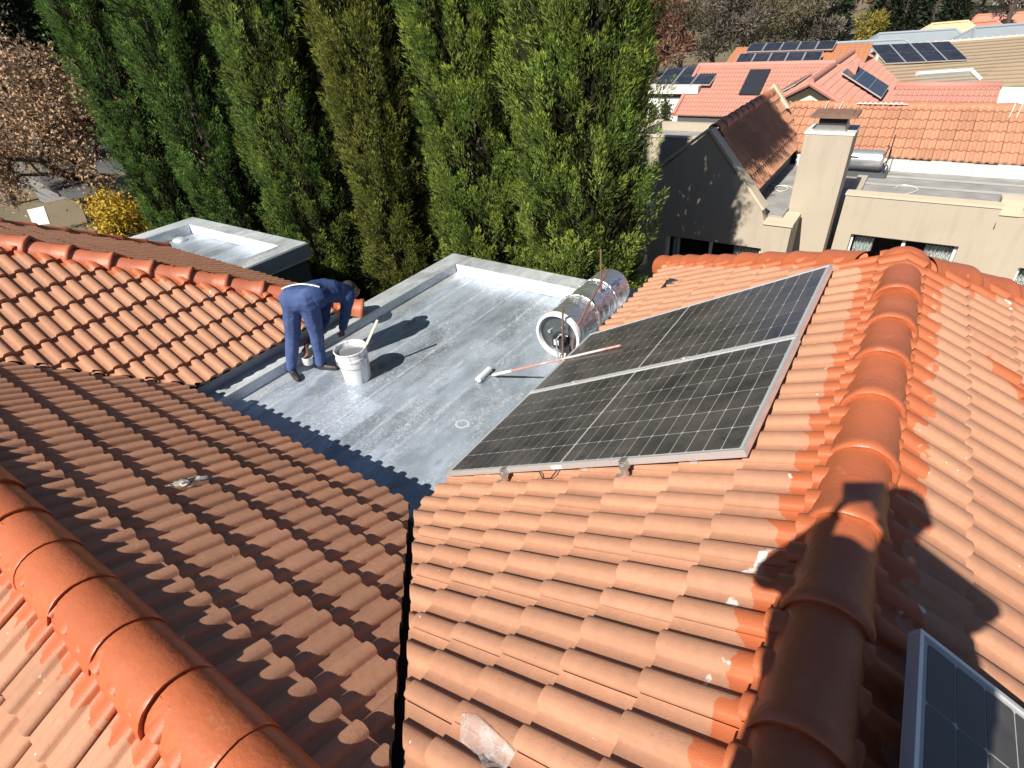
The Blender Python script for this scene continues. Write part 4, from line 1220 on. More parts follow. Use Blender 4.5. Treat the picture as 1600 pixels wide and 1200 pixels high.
b = MB(); b.box((1.722, YR-0.03, -3.90), (2.08, YR+0.3, -3.60)); b.box((2.08, YR-0.02, -3.898), (6.5, YR+0.27, -3.86)); b.build('coping', M_COPING, nb)
# flat roof behind the facade
b = MB(); b.box((-2.9, 11.8, -3.95), (-1.72, 17.0, -3.80)); b.box((-1.72, 13.22, -3.95), (-0.80, 17.0, -3.80)); b.box((-0.80, 13.25, -3.95), (1.45, 17.0, -3.801)); b.box((1.45, 13.86, -3.95), (6.5, 17.0, -3.80))
b.build('flat_roof', M_BITUMEN, nb)
b = MB()
for y in (13.9, 14.7, 15.4):
    for k in range(16):
        x0, x1 = -0.75+k*0.45, -0.75+(k+1)*0.45
        w0, w1 = 0.03*mnoise.noise(Vector((x0*2, y, 0))), 0.03*mnoise.noise(Vector((x1*2, y, 0)))
        b.quad((x0, y-0.09+w0, -3.794), (x1, y-0.09+w1, -3.794), (x1, y+0.09+w1, -3.794), (x0, y+0.09+w0, -3.794))
b.build('lap_strip', simple('pale_worn_bitumen', (0.42, 0.42, 0.40), 0.8, var=0.3, scale=3), nb)
b = MB()
for k in range(22):
    x0 = -2.3+k*0.4
    b.box((x0, 15.93+0.012*((k*7) % 3), -3.80), (x0+0.395, 16.10, -3.56+0.01*((k*5) % 3)))
b.build('flashing', M_WPAINT, nb)
b = MB(); b.box((-2.75, 16.11, -3.80), (6.5, 16.4, -3.50)); b.box((-2.52, 12.0, -3.80), (-2.42, 16.1, -3.50)); b.build('eave_wall', M_DARKWALL, nb)

ME_NT = mesh_from('roof_tile', *TILE_LO, M_NTILE)
def kn_main(p):
    return [((0, 17.62), (0, -1)), ((-2.42, 16.15), (1.35, 0.55))]
WS = math.atan2(1.25, 0.92)
def kn_wing(p): return [((-3.28, 0), (1, 0)), ((-2.42, 16.18), (-1.35, -0.55)), ((0, 11.78), (0, 1))]
nslopes = [Slope((-3.4, 16.0, -3.545), (1, 0, 0), (0, CS, SN), 30, 7, kn_main),
           Slope((-2.36, 11.7, -3.45), (0, 1, 0), (-math.cos(WS), 0, math.sin(WS)), 18, 5, kn_wing)]
lay_tiles(nslopes, nb, TILE_LO, M_NTILE, ME_NT, 300, 0.7)
b = MB()
b.quad((-3.2, 16.05, -3.58), (6.5, 16.05, -3.58), (6.5, 17.62, -2.71), (-3.2, 17.62, -2.71)); b.quad((-3.2, 17.62, -2.71), (6.5, 17.62, -2.71), (6.5, 20.5, -4.3), (-3.2, 20.5, -4.3))
b.quad((-2.42, 11.76, -3.45), (-2.42, 16.6, -3.45), (-3.28, 16.6, -2.28), (-3.28, 11.76, -2.28)); b.quad((-3.28, 11.76, -2.28), (-3.28, 16.6, -2.28), (-5.2, 16.6, -3.7), (-5.2, 11.76, -3.7))
b.build('roof_deck', M_DECK, nb)
M_NRIDGE = paint_material('neighbour_ridge_paint', (0.42, 0.16, 0.085), (0.52, 0.21, 0.12), 0.6)
caps((6.4, 17.62, -2.72), (-2.9, 17.62, -2.72), 0.42, 0.135, 0.008, M_NRIDGE, nb, 3)
caps((-3.28, 11.80, -2.29), (-3.28, 16.3, -2.29), 0.42, 0.13, 0.008, M_NRIDGE, nb, 3)
b = MB(); b.prism([(-3.75, -2.62), (-3.28, -2.06), (-2.80, -2.62)], 'y', 16.62, 16.75); b.build('parapet', M_COPING, nb)
# bare ridge lashings and a little aerial
b = MB()
for k in range(9): b.box((-1.35+0.11*k, 17.44, -2.62), (-1.29+0.11*k, 17.55, -2.585))
b.box((-1.4, 17.47, -2.63), (-0.3, 17.52, -2.61)); b.build('ridge_mortar', M_WPAINT, nb)
for x in (-2.05, -1.72, 1.72, 1.85):
    b = MB(); b.tube([(x, 17.5, -2.58), (x-0.02, 17.35, -2.69), (x-0.05, 17.15, -2.81)], 0.012, 5); b.build('lime_streak', M_WPAINT, nb)

# its hot water cylinder
g2 = thing('water_heater', (-0.85, 15.45, -3.80), 'bare silver hot water cylinder on the grey flat roof beside the beige chimney', 'water heater')
b = MB(); b.lathe((-1.5, 15.45, -3.47), (1, 0, 0), [(0, 0), (0.17, 0.01), (0.215, 0.04), (0.215, 1.06), (0.17, 1.10), (0, 1.11)], 28); b.build('tank', simple('dull_galvanised_tank', (0.62, 0.64, 0.65), 0.35, 0.75, var=0.15, scale=5), g2, True)
b = MB(); b.box((-1.55, 15.2, -3.80), (-0.28, 15.72, -3.74)); b.box((-1.55, 15.18, -3.80), (-0.28, 15.2, -3.69)); b.box((-0.28, 15.18, -3.80), (-0.26, 15.72, -3.69)); b.build('drip_tray', M_DARKWALL, g2)
b = MB(); b.tube([(-0.33, 15.3, -3.74), (-0.32, 15.3, -3.0), (-0.32, 15.32, -2.9)], 0.012, 6); b.tube([(-0.42, 15.35, -3.4), (-0.36, 15.33, -3.15), (-0.40, 15.33, -3.12)], 0.012, 6); b.tube([(-0.38, 15.4, -3.55), (-0.30, 15.38, -3.40), (-0.31, 15.36, -3.2)], 0.012, 6); b.build('pipe', M_BLACK, g2, True)
b = MB(); b.box((-1.15, 15.23, -3.395), (-0.90, 15.245, -3.36)); b.build('makers_plate', M_BLACK, g2)

def cable(pxs, z, label, r=0.012, closed=False):
    pts = [on_z(p, z) for p in pxs]
    cur = []
    for i in range(len(pts)-1):
        for k in range(5):
            t = k/5; a, b_ = pts[i], pts[i+1]; pm1 = pts[max(i-1, 0)]; pp = pts[min(i+2, len(pts)-1)]
            cur.append(0.5*((2*a)+(b_-pm1)*t+(2*pm1-5*a+4*b_-pp)*t*t+(3*a-pm1-3*b_+pp)*t**3))
    cur.append(pts[-1])
    m = MB(); m.tube(cur, r, 6)
    return tag(m.build('cable', M_WPAINT, None, True), label, 'cable')
cable([(1400, 293), (1410, 289), (1425, 291), (1434, 296), (1428, 300), (1412, 304)], -3.782, 'bent white cable lying on the grey flat roof right of the beige chimney')
cable([(1242, 295), (1228, 290), (1214, 291), (1211, 296), (1220, 299), (1231, 296), (1226, 291), (1206, 289)], -3.782, 'looped white cable lying on the grey flat roof left of the beige chimney')

# low flat block at the left of the beige house
lb = thing('flat_roofed_annexe', (-6.1, 17.9, GZ), 'low beige block with parapets and a grey flat roof beside the conifer', 'building')
b = MB(); b.box((-7.3, 16.95, GZ), (-6.75, 17.15, -3.53)); b.box((-6.75, 16.95, -4.45), (-4.9, 17.15, -3.53)); b.box((-6.75, 16.95, GZ), (-4.9, 17.15, -5.5)); b.box((-5.85, 16.95, -5.5), (-4.9, 17.15, -4.45))
b.box((-7.3, 17.15, GZ), (-7.1, 19.3, -3.5)); b.box((-4.9, 17.15, GZ), (-4.7, 19.3, -3.6)); b.box((-7.1, 19.1, GZ), (-4.9, 19.3, -3.5)); b.build('wall', M_PLASTER, lb)
b = MB(); b.box((-7.1, 17.15, -3.85), (-4.9, 19.1, -3.74)); b.build('flat_roof', M_BITUMEN, lb)
b = MB(); b.box((-7.32, 16.93, -3.528), (-4.88, 17.17, -3.49)); b.box((-7.32, 17.17, -3.498), (-7.08, 19.32, -3.46)); b.build('coping', M_COPING, lb)
window(lb, -6.75, -5.85, -5.5, -4.45, 16.95, (0.5,), ())
cable([(1040, 196), (1052, 199), (1065, 194), (1085, 199), (1100, 195), (1112, 198)], -3.722, 'tangle of pale hose on the flat roof of the beige block', 0.03)

# ---------------------------------------------------------------- pink tiled house
def pan_roof(name, parent, mat, O, U, V, lu, lv, gauge=0.32, roll=0.15, nseg=3, step=0.035, h=0.028):
    """one roof slope of stepped, rolled tile courses joined as a single part"""
    O, U, V = Vector(O), Vector(U).normalized(), Vector(V).normalized(); N = U.cross(V)
    if N.z < 0: N = -N
    nj = int(math.ceil(lv/gauge)); nr = int(math.ceil(lu/roll))
    prof = []
    for r_ in range(nr):
        for s, hh in ((0.0, 0.0), (0.42, 0.0), (0.58, h), (0.86, h)): prof.append((min((r_+s)*roll, lu), hh))
    prof.append((lu, 0)); n = len(prof)
    vs = []; fs = []
    for j in range(nj):
        a, c = j*gauge, min((j+1)*gauge+0.05, lv); b0 = len(vs)
        jit = [random.gauss(0, 0.004) for _ in prof]
        for (x, hh), q in zip(prof, jit): vs.append(O+U*x+V*(a+q)+N*(hh+step))
        for (x, hh) in prof: vs.append(O+U*x+V*c+N*(hh*0.9+0.002))
        for (x, hh), q in zip(prof, jit): vs.append(O+U*x+V*(a+q)+N*(-0.02))
        for i in range(n-1):
            fs.append((b0+i, b0+i+1, b0+n+i+1, b0+n+i)); fs.append((b0+2*n+i, b0+2*n+i+1, b0+i+1, b0+i))
    me = bpy.data.meshes.new(name); L = root_loc(parent)
    me.from_pydata([tuple(v-L) for v in vs], [], fs); me.update()
    o = link_mesh(name, me, mat, parent); o['kind'] = 'stuff'
    return o

pk = thing('pink_tiled_house', (-6.5, 32, GZ-1.5), 'cream house with pink tile roof, white gable and a black collector on its left slope', 'house')
pan_roof('roof_tile', pk, M_PTILE, (-10.5, 30.0, -5.16), (1, 0, 0), (0, CS, SN), 6.25, 3.88)
b = MB(); b.quad((-10.5, 30.05, -5.19), (-3.0, 30.05, -5.19), (-3.0, 33.4, -3.33), (-10.5, 33.4, -3.33)); b.quad((-10.5, 33.4, -3.33), (-3.0, 33.4, -3.33), (-3.0, 36.8, -5.2), (-10.5, 36.8, -5.2)); b.build('roof_deck', M_PTILE, pk)
M_PRIDGE = paint_material('pink_ridge', (0.47, 0.20, 0.16), (0.52, 0.24, 0.19), 0.7)
b = MB(); b.tube([(-10.55, 33.4, -3.30), (-4.0, 33.4, -3.28)], 0.14, 10); b.tube([(-10.53, 30.0, -5.12), (-10.53, 33.4, -3.27)], 0.10, 8); b.build('ridge_tile', M_PRIDGE, pk, True)
b = MB(); b.box((-10.2, 30.35, -9), (-4.9, 36.5, -5.42)); b.build('wall', M_CREAM, pk)
b = MB(); b.box((-10.35, 30.12, -5.50), (-4.9, 30.30, -5.22)); b.build('fascia', M_DARKWALL, pk)
b = MB(); b.box((-9.2, 30.32, -5.95), (-8.3, 30.36, -5.80)); b.build('window', M_ROOM, pk)
# cross wing with the gable
pan_roof('roof_tile', pk, M_PTILE, (-0.9, 27.7, -5.12), (0, 1, 0), (-CS, 0, SN), 14.5, 3.62)
pan_roof('roof_tile', pk, M_PTILE, (-5.75, 34.0, -4.26), (0, -1, 0), (CS, 0, SN), 6.3, 1.86)
b = MB(); b.tube([(-4.08, 27.6, -3.37), (-4.02, 42.2, -3.40)], 0.15, 10); b.tube([(-4.08, 27.62, -3.42), (-5.75, 27.62, -4.30)], 0.10, 8); b.tube([(-4.08, 27.62, -3.42), (-0.9, 27.62, -5.14)], 0.10, 8); b.build('ridge_tile', M_PRIDGE, pk, True)
b = MB(); b.prism([(-5.6, -4.42), (-4.08, -3.56), (-1.1, -5.20), (-1.1, -9), (-5.6, -9)], 'y', 28.0, 28.3); b.box((-5.6, 28.3, -9), (-1.2, 41.8, -5.3)); b.build('gable_wall', M_CREAM, pk)
b = MB(); slope_box(b, (-5.75, -4.50), (-4.08, -3.60), 27.66, 27.98, 0.10); slope_box(b, (-4.08, -3.60), (-0.95, -5.30), 27.66, 27.98, 0.10); b.build('barge_board', M_DARKWALL, pk)
# lower strip of pink roof at the right
pan_roof('roof_tile', pk, M_PTILE, (-1.0, 24.9, -4.45), (1, 0, 0), (0, CS, SN), 3.05, 2.15)
b = MB(); b.tube([(-1.05, 26.8, -3.40), (2.08, 26.8, -3.40)], 0.13, 8); b.build('ridge_tile', M_PRIDGE, pk, True)
b = MB(); b.box((-0.9, 25.2, -9), (1.9, 28, -4.5)); b.build('wall', M_CREAM, pk)

nf = Vector((0, -SN, CS)); PE = Vector((-10.5, 30, -5.16))
def flat_panel(label, name, cat, O, U, V, lw, lh, nu, nv, group=None, mat=None, framew=0.04, cname='solar_cell', up=0.10):
    O, U, V = Vector(O), Vector(U).normalized(), Vector(V).normalized(); N = U.cross(V)
    if N.z < 0: N = -N
    O = O+N*up
    M = Matrix((U, V, N)).transposed().to_4x4(); M.translation = O
    t = thing(name, O, label, cat, group)
    b = MB(); b.box((0, 0, -0.05), (lw, lh, 0), M); b.build('frame', M_ALU if mat is None else M_BLACK, t)
    cw, chh = (lw-framew)/nu, (lh-framew)/nv
    for i in range(nu):
        for j in range(nv):
            b = MB(); b.box((framew/2+i*cw+0.012, framew/2+j*chh+0.012, 0.002), (framew/2+(i+1)*cw-0.012, framew/2+(j+1)*chh-0.012, 0.008), M)
            b.build(cname, mat or M_CELL_FAR, t)
    return t
M_COLL = simple('black_collector_glass', (0.030, 0.033, 0.042), 0.25, var=0.2)
flat_panel('black solar water collector on the pink roof slope', 'solar_collector', 'collector', (-7.75, 31.31, -4.43), (1, 0, 0), (0, CS, SN), 0.98, 1.86, 1, 1, None, M_COLL, 0.03, 'absorber')
flat_panel('blue grey solar panel on the right slope of the pink roof', 'solar_module', 'solar panel', (-1.72, 31.6, -4.68), (0, 1, 0), (-CS, 0, SN), 3.6, 2.1, 2, 3, up=0.22)
flat_panel('solar panel seen edge on, left slope of the pink gable roof', 'solar_module', 'solar panel', (-5.5, 32.5, -4.13), (0, -1, 0), (CS, 0, SN), 4.0, 0.9, 3, 1, up=0.16)

# ---------------------------------------------------------------- white house with panels at the left of the pink one
wh = thing('white_flat_roofed_house', (-11.4, 33.5, GZ-1.5), 'white house with a pale parapet band and flat roof left of the pink roof', 'house')
b = MB(); b.box((-12.6, 31.6, -9), (-9.8, 37, -4.45)); b.build('wall', M_WHITE, wh)
b = MB(); b.box((-12.62, 31.3, -4.36), (-9.8, 37, -4.02)); b.build('parapet', M_WPAINT, wh)
b = MB(); b.box((-12.5, 31.58, -4.55), (-9.8, 31.62, -4.36)); b.build('painted_shadow_strip', M_DARKWALL, wh)  # dark strip painted in as the shade below the parapet band
for i in range(3):
    flat_panel(f'tilted solar panel in the front row on the white house, {("leftmost", "middle one", "rightmost")[i]}', 'solar_module', 'solar panel', (-12.3+i*1.0, 31.6, -3.98), (1, 0, 0), (0, math.cos(R(17)), math.sin(R(17))), 0.97, 1.95, 1, 2, 'panels on the white house', up=0.02)
for i in range(2):
    flat_panel(f'tilted solar panel in the back row on the white house, {("left", "right")[i]} one', 'solar_module', 'solar panel', (-11.9+i*1.15, 34.2, -3.90), (1, 0, 0), (0, math.cos(R(15)), math.sin(R(15))), 1.1, 1.4, 1, 1, 'panels on the white house', up=0.02)

# ---------------------------------------------------------------- orange roofed house with two rows of panels
og = thing('orange_roofed_house', (-7, 41, GZ-1.5), 'orange tiled house behind the pink ridge carrying two rows of panels', 'house')
pan_roof('roof_tile', og, M_OTILE, (-10.6, 36.6, -4.35), (1, 0, 0), (0, math.cos(R(18)), math.sin(R(18))), 7.4, 4.2, 0.33, 0.3)
b = MB(); b.box((-10.2, 37.2, -9), (-3.6, 44, -4.4)); b.build('wall', M_WHITE, og)
for i in range(5):
    flat_panel(f'solar panel in the lower row on the orange roof, {("leftmost", "second from left", "middle", "second from right", "rightmost")[i]}', 'solar_module', 'solar panel', (-9.85+i*0.90, 37.9, -3.72), (1, 0, 0), (0, math.cos(R(24)), math.sin(R(24))), 0.88, 0.95, 1, 1, 'lower row of panels on the orange roof', up=0.12)
    flat_panel(f'solar panel in the upper row on the orange roof, {("leftmost", "second from left", "middle", "second from right", "rightmost")[i]}', 'solar_module', 'solar panel', (-9.75+i*0.95, 39.5, -3.50), (1, 0, 0), (0, math.cos(R(18)), math.sin(R(18))), 0.93, 1.1, 1, 1, 'upper row of panels on the orange roof', up=0.32)

# ---------------------------------------------------------------- beige roofed house
bh = thing('beige_roofed_house', (3, 46, GZ-1.5), 'house with a wide beige tile roof in long straight courses', 'house')
rA, rB = Vector((-3.05, 43.0, -3.50)), Vector((7.6, 49.9, -3.50))
ru = (rB-rA).normalized(); rdn = Vector((ru.y, -ru.x, 0)); BP = R(20)
M_BEIGE = simple('beige_concrete_tile', (0.37, 0.29, 0.20), 0.85, var=0.12, scale=2)
M_BEIGER = simple('pale_ridge_mortar', (0.56, 0.50, 0.42), 0.85)
def course_roof(parent, A, u, dn, pitch, lu, lv, g, mat, skew0=0.0, skew1=0.0):
    """long straight courses stepping down from ridge point A; skew: how much the ends move per metre of slope"""
    V = dn*math.cos(pitch)-Vector((0, 0, 1))*math.sin(pitch); N = u.cross(V)
    if N.z < 0: N = -N
    n = int(lv/g)
    for j in range(n):
        b = MB(); t0, t1 = j*g, (j+1)*g
        a0, a1 = A+u*(skew0*t0)+V*t0+N*0.0, A+u*(lu+skew1*t0)+V*t0
        c0, c1 = A+u*(skew0*t1)+V*t1+N*0.075, A+u*(lu+skew1*t1)+V*t1+N*0.075
        b.quad(a0, a1, c1, c0); b.quad(c0, c1, c1-N*0.085, c0-N*0.085)
        b.build('tile_course', mat, parent)
    return V, N
bV, bN = course_roof(bh, rA, ru, rdn, BP, 11.5, 6.4, 0.36, M_BEIGE, -0.5, 0.0)
b = MB(); b.tube([rA+bN*0.03, rB+bN*0.03], 0.10, 6); b.tube([rA+bN*0.05, rA+bV*6-ru*3.0+bN*0.08], 0.10, 6)
for k in range(28): b.sphere(rA.lerp(rB, k/28)+bN*0.1, 0.07, 5, 4)
b.build('ridge_tile', M_BEIGER, bh)
b = MB()
back = -rdn
b.add([rA, rB, rB+back*5+Vector((0, 0, -2)), rA+back*5+Vector((0, 0, -2))], [(0, 1, 2, 3)]); b.build('back_slope', M_BEIGE, bh)
b = MB()
for k in range(1):
    q0 = rA+bV*6.35; q1 = rA+ru*11+bV*6.35
    b.add([q0-bN*0.1, q1-bN*0.1, q1-Vector((0, 0, 5)), q0-Vector((0, 0, 5))], [(0, 1, 2, 3)])
b.build('wall', M_WHITE, bh)
# gable dormer strip and the nearer wing on the right
rC = on_plane((1458, 121), rA, bN)
b = MB(); e0 = on_plane((1432, 116), rA+bN*0.12, bN); e1 = on_plane((1518, 110), rA+bN*0.12, bN)
b.tube([e0, e1], 0.14, 6); b.tube([e1, e1+bV*1.6], 0.10, 6); b.build('gutter_edge', M_WPAINT, bh)
b = MB(); q2, q3 = on_plane((1516, 114), rA+bN*0.02, bN), on_plane((1436, 119), rA+bN*0.02, bN)
b.add([q3, q2, q2+bV*1.6, q3+bV*1.6], [(0, 1, 2, 3)]); b.build('skylight_roof', simple('blue_grey_sheet', (0.23, 0.27, 0.30), 0.4), bh)
wA = on_y((1527, 126), 38.0); wB = on_y((1640, 76), 42.0)
wu = Vector((0.92, 0.39, 0)).normalized(); wd = Vector((wu.y, -wu.x, 0))
wtop = on_y((1565, 100), 40.5)
course_roof(bh, wtop, Vector((0.93, 0.37, 0)).normalized(), Vector((0.37, -0.93, 0)).normalized(), R(22), 7.0, 2.9, 0.36, M_BEIGE, -0.9, 0.0)
b = MB(); b.box((2.3, 36.6, -9), (8, 38.5, -4.95)); b.build('wall', M_WHITE, bh)
pq = [on_plane(p, rA+bN*0.16, bN) for p in ((1384, 99), (1514, 93))]
pu = (pq[1]-pq[0]); plen = pu.length; pu.normalize()
for i in range(4):
    flat_panel(f'dark blue solar panel on the beige roof, {("leftmost", "second from the left", "third from the left", "rightmost")[i]} of four', 'solar_module', 'solar panel', pq[0]+pu*(plen*i/4), pu, -bV, plen/4-0.03, 2.25, 1, 2, 'four panels on the beige roof', up=0.0)

# white boundary wall at the right edge
wl = MB(); wl.box((2.05, 26.2, -8.5), (7.5, 26.6, -3.58)); tag(wl.build('white_wall', M_WHITE, None), 'plain white wall at the right edge behind the orange ridge', 'wall')

# ---------------------------------------------------------------- far houses
M_GREYROOF = simple('blue_grey_roof', (0.27, 0.31, 0.34), 0.7, var=0.1, scale=0.8)
M_REDROOF = simple('far_red_roof', (0.50, 0.22, 0.15), 0.8, var=0.12, scale=0.9)
M_YELL = simple('pale_yellow_plaster', (0.62, 0.50, 0.30), 0.85, var=0.08, scale=0.7)
def far_house(cx, cy, zr, lx, ly, hr, rot, mroof, mwall, label, name='far_house', hip=0.35):
    """hipped roof house, ridge height zr"""
    t = thing(name, (cx, cy, GZ-2), label, 'house')
    c, s = math.cos(rot), math.sin(rot)
    def P(x, y, z): return (cx+x*c-y*s, cy+x*s+y*c, z)
    ze = zr-hr; b = MB(); hx = lx/2*(1-hip)
    b.add([P(-lx/2, -ly/2, ze), P(lx/2, -ly/2, ze), P(lx/2, ly/2, ze), P(-lx/2, ly/2, ze), P(-hx, 0, zr), P(hx, 0, zr)], [(0, 1, 5, 4), (1, 2, 5), (2, 3, 4, 5), (3, 0, 4), (3, 2, 1, 0)])
    b.build('roof', mroof, t)
    b = MB(); b.tube([P(-hx, 0, zr+0.03), P(hx, 0, zr+0.03)], 0.12, 6)
    for sx in (-1, 1):
        for sy in (-1, 1): b.tube([P(sx*hx, 0, zr+0.02), P(sx*lx/2, sy*ly/2, ze+0.03)], 0.09, 5)
    b.build('ridge_tile', mroof, t)
    b = MB(); w = 0.45
    vs = [P(x, y, z) for z in (GZ-2.5, ze-0.02) for x, y in ((-lx/2+w, -ly/2+w), (lx/2-w, -ly/2+w), (lx/2-w, ly/2-w), (-lx/2+w, ly/2-w))]
    b.add(vs, [(0, 1, 5, 4), (1, 2, 6, 5), (2, 3, 7, 6), (3, 0, 4, 7)]); b.build('wall', mwall, t)
    for k in (-0.25, 0.2):
        b = MB(); b.add([P(lx*k-0.7, -ly/2+w-0.02, ze-1.7), P(lx*k+0.7, -ly/2+w-0.02, ze-1.7), P(lx*k+0.7, -ly/2+w-0.02, ze-0.5), P(lx*k-0.7, -ly/2+w-0.02, ze-0.5)], [(0, 1, 2, 3)])
        b.build('window', M_ROOM, t)
    return t
def fh(px, y, *a, **k):
    p = on_y(px, y); return far_house(p.x, p.y, p.z, *a, **k)
fh((1432, 50), 62, 8.5, 6.5, 1.6, R(20), M_GREYROOF, M_WHITE, 'blue grey hipped roof of the far house left of the yellow walls')
fh((1345, 66), 56, 9.0, 4.5, 1.0, R(15), M_GREYROOF, M_WHITE, 'long low blue grey roof just behind the beige ridge at its left end')
fh((1578, 40), 60, 7.5, 6.0, 1.7, R(30), M_GREYROOF, M_WHITE, 'blue grey roof with a white wall at the right edge')
fh((1484, 36), 70, 5.0, 4.0, 1.2, R(35), M_YELL, M_YELL, 'pale yellow walled far house between the grey roofs')
fh((1524, 36), 82, 7.0, 5.0, 1.5, R(40), M_REDROOF, M_YELL, 'small far house with an orange roof behind the yellow walls')
fh((1565, 22), 92, 7.0, 5.0, 1.5, R(10), M_REDROOF, M_WHITE, 'far red roofed house below the wooded hill, near the top right corner')
fh((1598, 22), 96, 5.5, 5.0, 1.5, R(60), M_REDROOF, M_YELL, 'farthest red roof, cut by the right edge of the picture')

# ---------------------------------------------------------------- vegetation
def fronds(P, D, L, W, tint, bend=0.35, rs=rng, face=None):
    """leaf sprays: kite shaped pairs of triangles. P (n,3) base, D (n,3) unit direction, L, W (n,)"""
    n = len(P)
    r = rs.normal(size=(n, 3))
    if face is not None: r = r*0.55+face
    S = np.cross(D, r); S /= np.linalg.norm(S, axis=1)[:, None]+1e-9
    U = np.cross(S, D)
    mid = P + D*(L*0.45)[:, None] + U*(L*0.10*rs.uniform(-1, 1, n))[:, None]
    tip = P + D*L[:, None] + U*(L*bend*rs.uniform(-0.6, 0.6, n))[:, None]
    a = mid + S*W[:, None]*0.5; c = mid - S*W[:, None]*0.5
    V = np.stack([P, a, tip, c], 1).reshape(-1, 3)
    i = np.arange(n)*4
    F = np.stack([i, i+1, i+2, i+3], 1)
    return V, F, np.repeat(tint, 4, axis=0)

def trunk_mesh(b, base, top, r0, r1, wob=0.1, n=7, seg=6):
    base, top = Vector(base), Vector(top)
    pts = []
    for i in range(seg+1):
        t = i/seg
        pts.append(base.lerp(top, t)+Vector((wob*mnoise.noise(Vector((base.x+t*2, 0, 1))), wob*mnoise.noise(Vector((base.y+t*2, 3, 1))), 0))*(1 if i else 0))
    b.tube(pts, [r0+(r1-r0)*i/seg for i in range(seg+1)], n)
    return pts

def conifer(cx, cy, zb, h, rx, ry, label, nb, per, colA, colB, seed, lean=(0, 0), group='row of tall conifers', tap=0.72):
    rs = np.random.default_rng(seed)
    t = thing('conifer', (cx, cy, zb), label, 'tree', group)
    b = MB(); trunk_mesh(b, (cx, cy, zb), (cx+lean[0]*h, cy+lean[1]*h, zb+h*0.93), 0.20, 0.03); b.build('trunk', M_BARK, t, True)
    # upswept boughs, each a feathery plume; they overlap like shingles
    zz = rs.uniform(0.02, 0.97, nb); ang = np.where(rs.uniform(0, 1, nb) < 0.72, rs.uniform(-np.pi, 0.0, nb), rs.uniform(0, np.pi, nb))
    prof = np.clip(0.80+0.30*np.sin(np.pi*np.clip(zz*0.9+0.12, 0, 1)), 0, 1.1)*np.where(zz > tap, np.clip((1.02-zz)/(1.02-tap), 0.03, 1)**0.75, 1.0)
    lump = 1+0.10*np.sin(3*ang+zz*9+seed)+0.09*np.sin(7*ang-zz*21+seed*2)+0.06*np.sin(11*ang+zz*34+seed)
    rr = prof*lump*rs.uniform(0.74, 1.06, nb)
    bl = rs.uniform(0.35, 0.80, nb)*np.where(zz > 0.85, 0.6, 1)
    base = np.stack([cx+lean[0]*h*zz+np.cos(ang)*rx*rr*0.84, cy+lean[1]*h*zz+np.sin(ang)*ry*rr*0.84, zb+h*zz], 1)
    od = np.stack([np.cos(ang), np.sin(ang), np.zeros(nb)], 1)
    dirs = od*rs.uniform(0.20, 0.55, nb)[:, None] + np.array([0, 0, 1.0]) + rs.normal(0, 0.10, (nb, 3))
    dirs /= np.linalg.norm(dirs, axis=1)[:, None]
    bt = rs.uniform(0, 1, nb)[:, None]
    btint = colA*(1-bt)+colB*bt; btint = btint*rs.uniform(0.62, 1.3, nb)[:, None]
    k = np.repeat(np.arange(nb), per)
    m = len(k)
    s = rs.uniform(0, 1, m)**0.8
    rad = 0.100*np.sin(np.pi*np.clip(0.12+0.86*s, 0, 1))**0.7*rs.uniform(0.5, 1.15, m)
    a2 = rs.uniform(0, 2*np.pi, m)
    sx = np.cross(dirs[k], np.array([0.3, 0.2, 0.9])); sx /= np.linalg.norm(sx, axis=1)[:, None]; sy = np.cross(dirs[k], sx)
    off = sx*np.cos(a2)[:, None]+sy*np.sin(a2)[:, None]
    P = base[k]+dirs[k]*(s*bl[k])[:, None]+off*rad[:, None]
    D = dirs[k]*1.0+off*rs.uniform(0.1, 0.75, m)[:, None]+od[k]*0.15+rs.normal(0, 0.22, (m, 3))
    D /= np.linalg.norm(D, axis=1)[:, None]
    tint = btint[k]*rs.uniform(0.82, 1.2, m)[:, None]
    tip = (s > 0.8)[:, None]; tint = np.where(tip, tint*np.array([1.25, 1.15, 0.9]), tint)
    dead = (rs.uniform(0, 1, m) < 0.012)[:, None]; tint = np.where(dead, np.array([0.10, 0.07, 0.035]), tint)
    V, F, T = fronds(P, D, rs.uniform(0.040, 0.095, m), rs.uniform(0.009, 0.020, m), tint, 0.4, rs, od[k]*0.9+off*0.5+np.array([0, 0, 0.35]))
    np_mesh('crown', V, F, M_LEAF, t, False, T)
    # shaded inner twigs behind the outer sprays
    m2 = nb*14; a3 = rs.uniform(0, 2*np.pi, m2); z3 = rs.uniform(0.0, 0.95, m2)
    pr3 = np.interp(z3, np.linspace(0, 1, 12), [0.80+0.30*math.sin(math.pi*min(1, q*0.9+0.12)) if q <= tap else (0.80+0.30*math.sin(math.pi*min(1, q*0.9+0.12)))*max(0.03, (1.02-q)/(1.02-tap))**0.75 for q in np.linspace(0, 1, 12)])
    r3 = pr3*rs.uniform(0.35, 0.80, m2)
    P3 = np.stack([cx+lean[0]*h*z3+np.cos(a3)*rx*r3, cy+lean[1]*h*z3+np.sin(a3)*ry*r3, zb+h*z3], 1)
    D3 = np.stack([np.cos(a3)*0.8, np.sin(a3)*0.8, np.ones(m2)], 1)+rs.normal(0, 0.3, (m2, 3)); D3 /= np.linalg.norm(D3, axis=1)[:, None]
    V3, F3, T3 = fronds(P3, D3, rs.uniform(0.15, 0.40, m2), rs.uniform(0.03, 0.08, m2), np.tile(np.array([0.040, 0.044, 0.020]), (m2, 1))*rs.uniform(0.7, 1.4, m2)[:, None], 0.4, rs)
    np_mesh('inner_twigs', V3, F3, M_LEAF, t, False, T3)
    return t

